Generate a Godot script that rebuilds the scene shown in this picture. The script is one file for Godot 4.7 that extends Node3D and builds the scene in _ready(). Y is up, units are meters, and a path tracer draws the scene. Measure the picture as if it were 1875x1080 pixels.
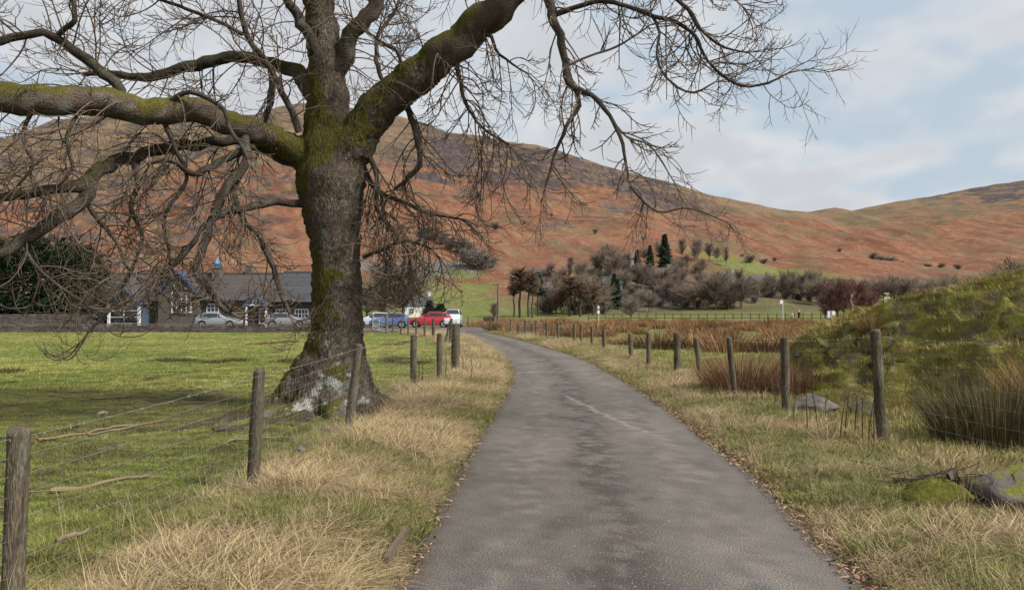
extends Node3D
# A country lane in a fell valley in early spring: a big bare roadside tree, stock fences, a village school, rushes, bracken fells.

class MB:
	var v := PackedVector3Array()
	var n := PackedVector3Array()
	var c := PackedColorArray()
	var ix := PackedInt32Array()

	func tube(p: PackedVector3Array, r: PackedFloat32Array, sides: int, col: Color) -> void:
		var cnt := p.size()
		var t := (p[1] - p[0]).normalized()
		var u := t.cross(Vector3(0.31, 0.2, 0.93)).normalized()
		var base := v.size()
		for i in cnt:
			var t2: Vector3 = (p[mini(i + 1, cnt - 1)] - p[maxi(i - 1, 0)]).normalized()
			u = (u - t2 * u.dot(t2)).normalized()
			var w := t2.cross(u)
			for j in sides:
				var a := TAU * j / sides
				var d := u * cos(a) + w * sin(a)
				v.append(p[i] + d * r[i])
				n.append(d)
				c.append(col)
		for i in cnt - 1:
			for j in sides:
				var a := base + i * sides + j
				var b := base + i * sides + (j + 1) % sides
				ix.append_array([a, a + sides, b, b, a + sides, b + sides])
		# end cap
		var tip := v.size()
		v.append(p[cnt - 1])
		n.append((p[cnt - 1] - p[cnt - 2]).normalized())
		c.append(col)
		for j in sides:
			ix.append_array([base + (cnt - 1) * sides + j, tip, base + (cnt - 1) * sides + (j + 1) % sides])
		v.append(p[0])
		n.append((p[0] - p[1]).normalized())
		c.append(col)
		for j in sides:
			ix.append_array([base + j, base + (j + 1) % sides, tip + 1])

	func quad(o: Vector3, u: Vector3, w: Vector3, col: Color) -> void:
		var b := v.size()
		var nn := u.cross(w).normalized()
		v.append_array([o, o + u, o + w, o + u + w])
		for k in 4:
			n.append(nn)
			c.append(col)
		ix.append_array([b, b + 2, b + 1, b + 1, b + 2, b + 3])

	func tri(p: Vector3, q: Vector3, s: Vector3, col: Color) -> void:
		var b := v.size()
		var nn := (q - p).cross(s - p).normalized()
		v.append_array([p, q, s])
		for k in 3:
			n.append(nn)
			c.append(col)
		ix.append_array([b, b + 2, b + 1])

	func box(ce: Vector3, s: Vector3, col: Color, bs := Basis()) -> void:
		var x := bs.x * s.x
		var y := bs.y * s.y
		var z := bs.z * s.z
		var o := ce - (x + y + z) * 0.5
		quad(o + z, x, y, col)
		quad(o + x, -x, y, col)
		quad(o, z, y, col)
		quad(o + x + z, -z, y, col)
		quad(o + y + z, x, -z, col)
		quad(o, x, z, col)

	# a bar between two points with a square section
	func bar(a: Vector3, b: Vector3, wide: float, high: float, col: Color) -> void:
		var x := (b - a)
		var l := x.length()
		x /= l
		var z := x.cross(Vector3.UP)
		if z.length() < 0.01:
			z = Vector3.BACK
		z = z.normalized()
		box((a + b) * 0.5, Vector3(l, high, wide), col, Basis(x, z.cross(x), z))

	func lathe(prof: PackedVector2Array, sides: int, col: Color, o := Vector3.ZERO, bs := Basis()) -> void:
		var base := v.size()
		for i in prof.size():
			var d2 := prof[mini(i + 1, prof.size() - 1)] - prof[maxi(i - 1, 0)]
			for j in sides:
				var a := TAU * j / sides
				var d := Vector3(cos(a), 0, sin(a))
				v.append(o + bs * (d * prof[i].x + Vector3.UP * prof[i].y))
				n.append((bs * (d * d2.y - Vector3.UP * d2.x)).normalized())
				c.append(col)
		for i in prof.size() - 1:
			for j in sides:
				var a := base + i * sides + j
				var b := base + i * sides + (j + 1) % sides
				ix.append_array([a, b, a + sides, b, b + sides, a + sides])

	# a bent tapering leaf blade
	func blade(p: Vector3, d: Vector3, side: Vector3, len: float, wide: float, bend: Vector3, segs: int, col: Color) -> void:
		var base := v.size()
		var q := p
		var dd := d
		for i in segs + 1:
			var f := float(i) / segs
			var w := wide * (1.0 - f * f) * 0.5
			var nn := side.cross(dd).normalized()
			if i == segs:
				v.append(q)
				n.append(nn)
				c.append(col)
			else:
				v.append(q - side * w)
				v.append(q + side * w)
				n.append(nn)
				n.append(nn)
				c.append(col)
				c.append(col)
			q += dd * (len / segs)
			dd = (dd + bend / segs).normalized()
		for i in segs:
			var a := base + i * 2
			if i == segs - 1:
				ix.append_array([a, a + 2, a + 1])
			else:
				ix.append_array([a, a + 2, a + 1, a + 1, a + 2, a + 3])

	func mesh() -> ArrayMesh:
		var arr := []
		arr.resize(Mesh.ARRAY_MAX)
		arr[Mesh.ARRAY_VERTEX] = v
		arr[Mesh.ARRAY_NORMAL] = n
		arr[Mesh.ARRAY_COLOR] = c
		arr[Mesh.ARRAY_INDEX] = ix
		var m := ArrayMesh.new()
		m.add_surface_from_arrays(Mesh.PRIMITIVE_TRIANGLES, arr)
		return m

var rng := RandomNumberGenerator.new()
var na := FastNoiseLite.new()      # broad patches
var nb := FastNoiseLite.new()      # fine grain
var nr := FastNoiseLite.new()      # ridged rock
var M := {}                        # materials
var taken := {}
var edge_l := PackedFloat32Array() # lane edges every quarter metre from 14 m behind the camera
var edge_r := PackedFloat32Array()
var fence_l := PackedFloat32Array()
var fence_r := PackedFloat32Array()
var ridge := PackedVector2Array()

const WHITE := Color(1, 1, 1)

func rf(a: float, b: float) -> float:
	return rng.randf_range(a, b)

# ------------------------------------------------------------------ naming
func numbered(called: String) -> String:
	if not taken.has(called):
		taken[called] = 0
		return called
	taken[called] += 1
	return "%s_%03d" % [called, taken[called]]

func thing(called: String, label: String, category: String, at := Vector3.ZERO, turn := 0.0, group := "") -> Node3D:
	var o := Node3D.new()
	o.name = numbered(called)
	add_child(o)
	o.position = at
	o.rotation.y = turn
	tag(o, label, category, group)
	return o

func tag(o: Node, label: String, category: String, group := "", kind := "") -> void:
	if label:
		o.set_meta("label", label)
	if category:
		o.set_meta("category", category)
	if group:
		o.set_meta("group", group)
	if kind:
		o.set_meta("kind", kind)

func part(called: String, mesh: Mesh, m: Material, parent: Node, at := Vector3.ZERO) -> MeshInstance3D:
	var o := MeshInstance3D.new()
	o.name = called if parent != self else numbered(called)
	o.mesh = mesh
	o.material_override = m
	parent.add_child(o, true)
	o.position = at
	return o

func structure(called: String, mesh: Mesh, m: Material) -> MeshInstance3D:
	var o := part(called, mesh, m, self)
	o.set_meta("kind", "structure")
	return o

func copy_of(o: Node3D, at: Vector3, turn: float, size: Vector3, label := "", group := "") -> Node3D:
	var c := o.duplicate() as Node3D
	c.name = numbered(String(o.name).rstrip("_0123456789"))
	add_child(c)
	c.position = at
	c.rotation = Vector3(0, turn, 0)
	c.scale = size
	if label:
		c.set_meta("label", label)
	if group:
		c.set_meta("group", group)
	return c

func stuff(called: String, label: String, category: String, mesh: Mesh, m: Material, xf: Array, cols: PackedColorArray) -> void:
	if xf.is_empty():
		return
	var mm := MultiMesh.new()
	mm.transform_format = MultiMesh.TRANSFORM_3D
	mm.use_colors = true
	mm.mesh = mesh
	mm.instance_count = xf.size()
	for i in xf.size():
		mm.set_instance_transform(i, xf[i])
		mm.set_instance_color(i, cols[i])
	var o := MultiMeshInstance3D.new()
	o.name = numbered(called)
	o.multimesh = mm
	o.material_override = m
	add_child(o)
	tag(o, label, category, "", "stuff")

# ------------------------------------------------------------------ materials
func noise_tex(kind: int, freq: float, oct: int, lo: float, hi: float, seed_: int, size := 512, gain := 0.5) -> NoiseTexture2D:
	var f := FastNoiseLite.new()
	f.noise_type = kind
	f.frequency = freq
	f.seed = seed_
	f.fractal_octaves = oct
	f.fractal_gain = gain
	var t := NoiseTexture2D.new()
	t.width = size
	t.height = size
	t.seamless = true
	t.seamless_blend_skirt = 0.2
	t.noise = f
	var g := Gradient.new()
	g.set_color(0, Color(lo, lo, lo))
	g.set_color(1, Color(hi, hi, hi))
	t.color_ramp = g
	return t

func mat(called: String, col: Color, rough: float, tex: Texture2D = null, scale := Vector3.ONE, relief := 0.0, height: Texture2D = null) -> StandardMaterial3D:
	var m := StandardMaterial3D.new()
	m.resource_name = called
	m.albedo_color = col.linear_to_srgb()
	m.vertex_color_use_as_albedo = true
	m.roughness = rough
	m.metallic_specular = 0.35
	m.cull_mode = BaseMaterial3D.CULL_DISABLED
	if tex:
		m.albedo_texture = tex
		m.uv1_triplanar = true
		m.uv1_world_triplanar = true
		m.uv1_scale = scale
	if relief > 0.0:
		m.heightmap_enabled = true
		m.heightmap_texture = height if height else tex
		m.heightmap_scale = relief
		m.uv1_triplanar = true
		m.uv1_world_triplanar = true
		m.uv1_scale = scale
	M[called] = m
	return m

func leafy(called: String, through: float, rough := 0.75) -> StandardMaterial3D:
	var m := StandardMaterial3D.new()
	m.resource_name = called
	m.vertex_color_use_as_albedo = true
	m.roughness = rough
	m.metallic_specular = 0.3
	m.cull_mode = BaseMaterial3D.CULL_DISABLED
	if through > 0.0:
		m.backlight_enabled = true
		m.backlight = Color(through, through, through).linear_to_srgb()
	M[called] = m
	return m

func make_materials() -> void:
	var grain := noise_tex(FastNoiseLite.TYPE_SIMPLEX, 0.02, 5, 0.62, 1.0, 3, 1024, 0.65)
	var speck := noise_tex(FastNoiseLite.TYPE_SIMPLEX, 0.11, 3, 0.42, 1.0, 5, 1024, 0.7)
	var grit := noise_tex(FastNoiseLite.TYPE_SIMPLEX, 0.17, 3, 0.28, 1.0, 6, 1024, 0.8)
	var bark := noise_tex(FastNoiseLite.TYPE_SIMPLEX, 0.03, 5, 0.36, 1.0, 9, 512, 0.7)
	var wood := noise_tex(FastNoiseLite.TYPE_SIMPLEX, 0.04, 4, 0.35, 1.0, 11, 512, 0.65)
	mat("turf", WHITE, 0.95, speck, Vector3(0.55, 0.55, 0.55), 3.0)
	mat("fell", WHITE, 0.95, grain, Vector3(0.028, 0.028, 0.028), 40.0)
	mat("asphalt", WHITE, 0.85, grit, Vector3(0.33, 0.33, 0.33), 0.7)
	mat("rock", WHITE, 0.85, grain, Vector3(0.9, 0.9, 0.9), 3.0)
	mat("bark", WHITE, 0.92, bark, Vector3(1.5, 0.5, 1.5), 6.0)
	mat("limb_bark", WHITE, 0.92, bark, Vector3(1.6, 1.6, 1.6), 4.0)
	mat("wood", WHITE, 0.9, wood, Vector3(3.5, 0.45, 3.5), 1.4)
	mat("plank", WHITE, 0.85, wood, Vector3(1.2, 4.0, 4.0), 0.3)
	mat("stone", WHITE, 0.9, speck, Vector3(0.12, 0.35, 0.12), 2.0)
	mat("slate", WHITE, 0.7, speck, Vector3(0.1, 0.25, 0.25), 1.0)
	mat("plain", WHITE, 0.7)
	mat("twig", WHITE, 0.85)
	mat("wire", WHITE, 0.45).metallic = 0.6
	leafy("grass", 0.35)
	leafy("rush", 0.15)
	leafy("needles", 0.0)
	var g := StandardMaterial3D.new()
	g.resource_name = "window_glass"
	g.albedo_color = Color(0.02, 0.025, 0.03).linear_to_srgb()
	g.roughness = 0.08
	g.metallic_specular = 0.6
	M["glass"] = g

func paint(called: String, col: Color) -> StandardMaterial3D:
	var m := StandardMaterial3D.new()
	m.resource_name = called
	m.albedo_color = col.linear_to_srgb()
	m.roughness = 0.35
	m.clearcoat_enabled = true
	m.clearcoat = 0.8
	m.clearcoat_roughness = 0.08
	return m

# ------------------------------------------------------------------ the lie of the land
func table(keys: Array, out: PackedFloat32Array) -> void:
	# keys: distance, x, distance, x ...; sampled every 0.25 m with a smooth curve
	var cv := Curve2D.new()
	var pts: Array[Vector2] = []
	for i in range(0, keys.size(), 2):
		pts.append(Vector2(keys[i], keys[i + 1]))
	var k := 0
	for s in 420:
		var d := -14.0 + s * 0.25
		while k < pts.size() - 2 and d > pts[k + 1].x:
			k += 1
		var a := pts[k]
		var b := pts[k + 1]
		var p0: Vector2 = pts[maxi(k - 1, 0)]
		var p3: Vector2 = pts[mini(k + 2, pts.size() - 1)]
		var w: float = clampf((d - a.x) / (b.x - a.x), 0.0, 1.0)
		var ma: float = (b.y - p0.y) / maxf(b.x - p0.x, 0.01) * (b.x - a.x)
		var mb: float = (p3.y - a.y) / maxf(p3.x - a.x, 0.01) * (b.x - a.x)
		var w2 := w * w
		var w3 := w2 * w
		out.append((2 * w3 - 3 * w2 + 1) * a.y + (w3 - 2 * w2 + w) * ma + (-2 * w3 + 3 * w2) * b.y + (w3 - w2) * mb)

func look(t: PackedFloat32Array, d: float) -> float:
	var f := clampf((d + 14.0) * 4.0, 0.0, 418.0)
	var i := int(f)
	return lerpf(t[i], t[i + 1], f - i)

func sm(a: float, b: float, x: float) -> float:
	return smoothstep(a, b, x)

func ridge_at(x: float) -> float:
	var n := ridge.size()
	if x <= ridge[0].x:
		return ridge[0].y
	for i in n - 1:
		if x < ridge[i + 1].x:
			return lerpf(ridge[i].y, ridge[i + 1].y, (x - ridge[i].x) / (ridge[i + 1].x - ridge[i].x))
	return ridge[n - 1].y

# height of the rocky knoll beyond the right fence
func knoll(x: float, z: float) -> float:
	var ax := 5.9
	var az := -17.8
	var dx := 0.776
	var dz := 0.631
	var s := (x - ax) * dx + (z - az) * dz
	var q := (z - az) * dx - (x - ax) * dz     # positive towards the camera
	if s < -1.5 or absf(q) > 6.5:
		return 0.0
	var crest := 1.35 * sm(-0.5, 1.2, s) + 0.40 * sm(0.8, 3.0, s) + 0.6 * sm(2.4, 5.2, s) + 1.0 * sm(5.0, 10.0, s)
	crest *= 1.0 - 0.6 * sm(14.0, 22.0, s)
	var w := 2.6 + 0.25 * s
	if q > 0.0:
		w = 3.3 + 0.25 * s
	w = maxf(w * sm(-1.2, 2.2, s), 0.3)
	var f := clampf(1.0 - absf(q) / w, 0.0, 1.0)
	return crest * sm(0.0, 0.85, f)

func height(x: float, z: float) -> float:
	var d := -z
	var h := 0.0
	if d < 120.0:
		var ul := look(edge_l, d) - x
		var ur := x - look(edge_r, d)
		var road := maxf(ul, ur)            # negative on the lane
		var rough := na.get_noise_2d(x * 3.0, z * 3.0) * 0.05 + na.get_noise_2d(x * 11.0 + 40.0, z * 11.0) * 0.025
		if d < 61.0 and d > -14.0:
			h += -0.05 + 0.05 * sm(-0.02, 0.12, road)
			if ul > 0.0 and ul < 4.0:
				h += 0.10 * sm(0.05, 0.9, ul) * (1.0 - sm(1.2, 2.4, ul)) - 0.05 * sm(1.4, 1.9, ul) * (1.0 - sm(1.9, 2.8, ul))
			elif ur > 0.0:
				h += 0.07 * sm(0.05, 0.8, ur) * (1.0 - sm(1.4, 3.2, ur))
			h += rough * sm(0.0, 0.7, road)
		else:
			h += rough * 0.6
		if x < look(fence_l, d) + 0.6 and d > 30.0:
			h *= 0.6
	# valley floor climbing into the fells
	var dr := 650.0
	var t := (d - 140.0) / (dr - 140.0)
	if t > 0.0:
		var r := ridge_at(x * (1.0 if d > 300.0 else 1.0))
		var p := pow(minf(t, 1.0), 1.5) * (0.12 + 0.88 * sm(0.0, 0.26, t))
		if t > 1.0:
			p = 1.0 - (t - 1.0) * (t - 1.0) * 6.0
		h += r * p
		var am := sm(0.06, 0.4, t)
		h += am * (na.get_noise_2d(x * 0.12, z * 0.12) * 7.0 * (1.0 - 0.85 * sm(0.7, 1.0, t)) + na.get_noise_2d(x * 0.5 + 90.0, z * 0.5) * 1.3 * (1.0 - 0.6 * sm(0.8, 1.0, t)))
	# hummock under the far trees
	h += 1.6 * exp(-(pow((x - 62.0) / 16.0, 2.0) + pow((d - 205.0) / 14.0, 2.0)))
	return h

func spot(x: float, z: float, up := 0.0) -> Vector3:
	return Vector3(x, height(x, z) + up, z)

# ------------------------------------------------------------------ sky: air and soft broken cloud
func sky_image() -> ImageTexture:
	var w := 1600
	var h := 800
	var img := Image.create(w, h, false, Image.FORMAT_RGBF)
	var f := FastNoiseLite.new()
	f.noise_type = FastNoiseLite.TYPE_SIMPLEX_SMOOTH
	f.frequency = 1.0
	f.fractal_octaves = 6
	f.fractal_gain = 0.52
	f.seed = 12
	var zen := Color(0.43, 0.52, 0.635)
	var hor := Color(0.50, 0.585, 0.67)
	var low := Color(0.30, 0.31, 0.30)
	for j in h:
		var el := PI * (0.5 - (j + 0.5) / h)
		var y := sin(el)
		var ce := cos(el)
		if y <= 0.0:
			img.fill_rect(Rect2i(0, j, w, 1), low)
			continue
		var air := hor.lerp(zen, y)
		var s := 1.0 / (y + 0.22)
		for i in w:
			var az := TAU * ((i + 0.5) / w - 0.5)
			var p := Vector3(sin(az) * ce * s * 1.15, 3.7 + y * 1.5, -cos(az) * ce * s * 0.95)
			var c0 := f.get_noise_3dv(p * 2.1)
			var c1 := f.get_noise_3dv(p * 0.55 + Vector3(9, 0, 4))
			var k := c0 * 0.75 + c1 * 0.75 + 0.19
			var cover := smoothstep(-0.17, 0.33, k)
			var thick := smoothstep(0.05, 0.5, k + f.get_noise_3dv(p * 3.1 + Vector3(3, 3, 1)) * 0.35)
			var cloud := Color(0.70, 0.712, 0.728).lerp(Color(0.585, 0.597, 0.625), thick)
			img.set_pixel(i, j, air.lerp(cloud, cover * 0.92))
	return ImageTexture.create_from_image(img)

func _ready() -> void:
	rng.seed = 20240311
	na.noise_type = FastNoiseLite.TYPE_SIMPLEX_SMOOTH
	na.frequency = 0.1
	na.fractal_octaves = 4
	na.seed = 4
	nb.noise_type = FastNoiseLite.TYPE_SIMPLEX
	nb.frequency = 1.0
	nb.fractal_octaves = 4
	nb.fractal_gain = 0.6
	nb.seed = 21
	nr.noise_type = FastNoiseLite.TYPE_SIMPLEX
	nr.frequency = 0.5
	nr.fractal_type = FastNoiseLite.FRACTAL_RIDGED
	nr.fractal_octaves = 4
	nr.seed = 8

	# camera, eye height on the lane
	var cam := Camera3D.new()
	cam.name = "camera"
	add_child(cam)
	cam.position = Vector3(0, 1.6, 0)
	cam.rotation_degrees = Vector3(1.168, 0, 0)
	cam.fov = 40.32
	cam.near = 0.05
	cam.far = 3000.0
	cam.current = true

	# sky, exposure
	var env := Environment.new()
	env.background_mode = Environment.BG_SKY
	var sm_ := PanoramaSkyMaterial.new()
	sm_.panorama = sky_image()
	sm_.energy_multiplier = 0.77
	var sky := Sky.new()
	sky.sky_material = sm_
	env.sky = sky
	env.tonemap_mode = Environment.TONE_MAPPER_LINEAR
	env.tonemap_exposure = 1.38
	env.ambient_light_source = Environment.AMBIENT_SOURCE_SKY
	env.sdfgi_enabled = true
	env.ssao_enabled = true
	env.ssil_enabled = true
	var we := WorldEnvironment.new()
	we.name = "world_environment"
	we.environment = env
	add_child(we)

	# hazy sun, high on the right behind the camera, through thin cloud
	var sun := DirectionalLight3D.new()
	sun.name = "sun"
	add_child(sun)
	sun.rotation_degrees = Vector3(-46, 62, 0)
	sun.light_energy = 1.5
	sun.light_color = Color(1.0, 0.98, 0.945)
	sun.light_angular_distance = 16.0
	sun.shadow_enabled = true

	make_materials()
	table([-14, -0.8, 0, -0.72, 4.65, -0.65, 6.72, -0.56, 10.2, -0.42, 15.7, -0.10, 21.4, 0.0, 27.7, -0.24, 39.2, -1.3, 47, -2.25, 56, -3.4, 62, -4.5, 92, -11], edge_l)
	table([-14, 1.9, 0, 1.98, 4.65, 2.05, 7.36, 2.31, 10.2, 2.45, 14.3, 2.55, 19.6, 2.56, 27.7, 2.3, 35.1, 1.55, 47.1, 0.1, 58.8, -2.1, 64, -2.9, 92, -9], edge_r)
	table([-14, -5.5, 1.8, -3.3, 4.6, -2.85, 7.4, -2.34, 10.7, -2.15, 17.4, -2.14, 18.8, -1.75, 20.5, -1.47, 29, -2.0, 38, -2.93, 47, -4.6, 92, -14], fence_l)
	table([-14, 5.2, 7.0, 4.6, 9.64, 4.37, 12.3, 4.19, 14.5, 4.0, 17.4, 4.05, 20.5, 4.17, 22, 3.76, 27, 4.0, 33, 3.8, 40.6, 3.16, 45, 1.98, 51, 0.87, 65, -1.6, 92, -5], fence_r)
	for p in [[-900, 95.0], [-560, 118.0], [-416, 140.5], [-390, 149.4], [-373, 156.9], [-327, 162.3], [-239, 162.3], [-208, 161.4], [-189, 168.5], [-172, 171.7], [-132, 167.7], [-93, 161.4], [-72, 155.2], [-53, 146.8], [-30, 144.5], [-11, 140.5], [21, 136.4], [50, 128.0], [94, 114.6], [130, 105.7], [156, 96.8], [192, 90.2], [218, 84.0], [240, 82.2], [262, 85.7], [276, 83.5], [311, 90.2], [351, 96.8], [382, 102.6], [416, 108.0], [560, 124.0], [900, 110.0]]:
		ridge.append(Vector2(p[0], p[1]))
	build_ground()
	build_fells()
	build_lane()
	build_knoll()
	build_tree()
	build_fences()
	build_school()
	build_cars()
	build_far()
	build_valley_trees()
	build_rushes()
	build_bits()
	build_grass()

func mix3(a: Color, b: Color, w: float) -> Color:
	return a.lerp(b, clampf(w, 0.0, 1.0))

const GREEN := Color(0.240, 0.258, 0.070)
const LUSH := Color(0.130, 0.165, 0.040)
const WORN_SHADE := Color(0.135, 0.118, 0.055)  # worn turf tone with the shade under the tree mixed in
const STRAW := Color(0.44, 0.34, 0.19)
const SOIL := Color(0.07, 0.048, 0.032)
const LITTER := Color(0.17, 0.085, 0.05)
const SEDGE := Color(0.20, 0.155, 0.055)

func ground_color(x: float, z: float) -> Color:
	var d := -z
	var p1 := na.get_noise_2d(x * 4.0, z * 4.0)
	var p2 := nb.get_noise_2d(x * 1.7, z * 1.7)
	var p3 := na.get_noise_2d(x * 0.9 + 70.0, z * 0.9)
	var c: Color
	if d < 61.5:
		var ul := look(edge_l, d) - x
		var ur := x - look(edge_r, d)
		if ul > 0.0:
			var infield := look(fence_l, d) - x
			var field := GREEN.lerp(Color(0.31, 0.28, 0.095), sm(-0.15, 0.5, p3 + p1 * 0.6) * 0.6)
			field = mix3(field, LUSH, sm(0.0, 0.5, -p3 + p2 * 0.5) * 0.7)
			# worn, mossy turf plus painted shade under the tree, patchy and fading outward
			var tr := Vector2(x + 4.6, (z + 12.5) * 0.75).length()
			field = mix3(field, WORN_SHADE, sm(-0.05, 0.22, p2 * 0.8 + p1 * 0.9 - (tr - 4.0) * 0.09) * 0.4)
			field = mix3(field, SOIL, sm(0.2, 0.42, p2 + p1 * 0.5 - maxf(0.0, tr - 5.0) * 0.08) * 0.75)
			var verge := mix3(SEDGE, STRAW, 0.35 + p1 * 0.8 + p2 * 0.5)
			verge = mix3(verge, LUSH, sm(0.05, 0.5, -p2 + p3 * 0.4) * 0.6)
			c = mix3(verge, field, sm(-0.5, 0.5, infield + p1 * 0.8))
			c = mix3(c, SOIL, sm(0.16, 0.02, ul + p2 * 0.1) * 0.9)
		elif ur > 0.0:
			var verge2 := mix3(LUSH, SEDGE, 0.5 + p1 * 1.2)
			verge2 = mix3(verge2, STRAW, sm(0.0, 0.5, p2 + p1 * 0.4) * 0.6)
			verge2 = mix3(verge2, LITTER, sm(0.75, 0.15, ur + p2 * 0.25))
			var f2 := GREEN.lerp(Color(0.20, 0.17, 0.055), sm(-0.2, 0.4, p3 + p1 * 0.5))
			c = mix3(verge2, f2, sm(1.2, 2.4, ur + p1))
		else:
			c = SOIL
	elif x < look(edge_r, d) + 1.0 and d < 84.0:
		c = Color(0.235, 0.19, 0.155).lerp(Color(0.16, 0.145, 0.13), 0.5 + p1)
	else:
		c = Color(0.20, 0.14, 0.06).lerp(GREEN, sm(-0.1, 0.3, p1 + p3 * 0.6))
		if d > 112.0 and d < 128.0 and x > 5.0:
			c = Color(0.30, 0.19, 0.11)
	return c * (1.0 + p2 * 0.25)

func sheet(xs: PackedFloat32Array, ds: PackedFloat32Array, hf: Callable, cf: Callable) -> ArrayMesh:
	var mb := MB.new()
	var nx := xs.size()
	var nd := ds.size()
	mb.v.resize(nx * nd)
	mb.n.resize(nx * nd)
	mb.c.resize(nx * nd)
	for j in nd:
		for i in nx:
			var x := xs[i]
			var z := -ds[j]
			var y: float = hf.call(x, z)
			mb.v[j * nx + i] = Vector3(x, y, z)
	for j in nd:
		for i in nx:
			var a := mb.v[j * nx + mini(i + 1, nx - 1)] - mb.v[j * nx + maxi(i - 1, 0)]
			var b := mb.v[mini(j + 1, nd - 1) * nx + i] - mb.v[maxi(j - 1, 0) * nx + i]
			var nn := a.cross(b).normalized()
			mb.n[j * nx + i] = nn
			mb.c[j * nx + i] = cf.call(mb.v[j * nx + i], nn)
	mb.ix.resize((nx - 1) * (nd - 1) * 6)
	var k := 0
	for j in nd - 1:
		for i in nx - 1:
			var a := j * nx + i
			mb.ix[k] = a
			mb.ix[k + 1] = a + nx
			mb.ix[k + 2] = a + 1
			mb.ix[k + 3] = a + 1
			mb.ix[k + 4] = a + nx
			mb.ix[k + 5] = a + nx + 1
			k += 6
	return mb.mesh()

func spaced(lo: float, hi: float, fine_lo: float, fine_hi: float, step: float, grow: float) -> PackedFloat32Array:
	var left := []
	var s := step
	var p := fine_lo
	while p > lo:
		s *= grow
		p -= s
		left.append(p)
	left.reverse()
	var out := PackedFloat32Array()
	for q in left:
		out.append(q)
	p = fine_lo
	while p < fine_hi:
		out.append(p)
		p += step
	s = step
	while p < hi:
		out.append(p)
		s *= grow
		p += s
	out.append(p)
	return out

func build_ground() -> void:
	var xs := spaced(-420.0, 420.0, -9.0, 9.0, 0.10, 1.06)
	var ds := spaced(-60.0, 128.0, 3.0, 26.0, 0.12, 1.035)
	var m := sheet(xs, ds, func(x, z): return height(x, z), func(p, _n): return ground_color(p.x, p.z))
	structure("ground", m, M.turf)

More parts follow.
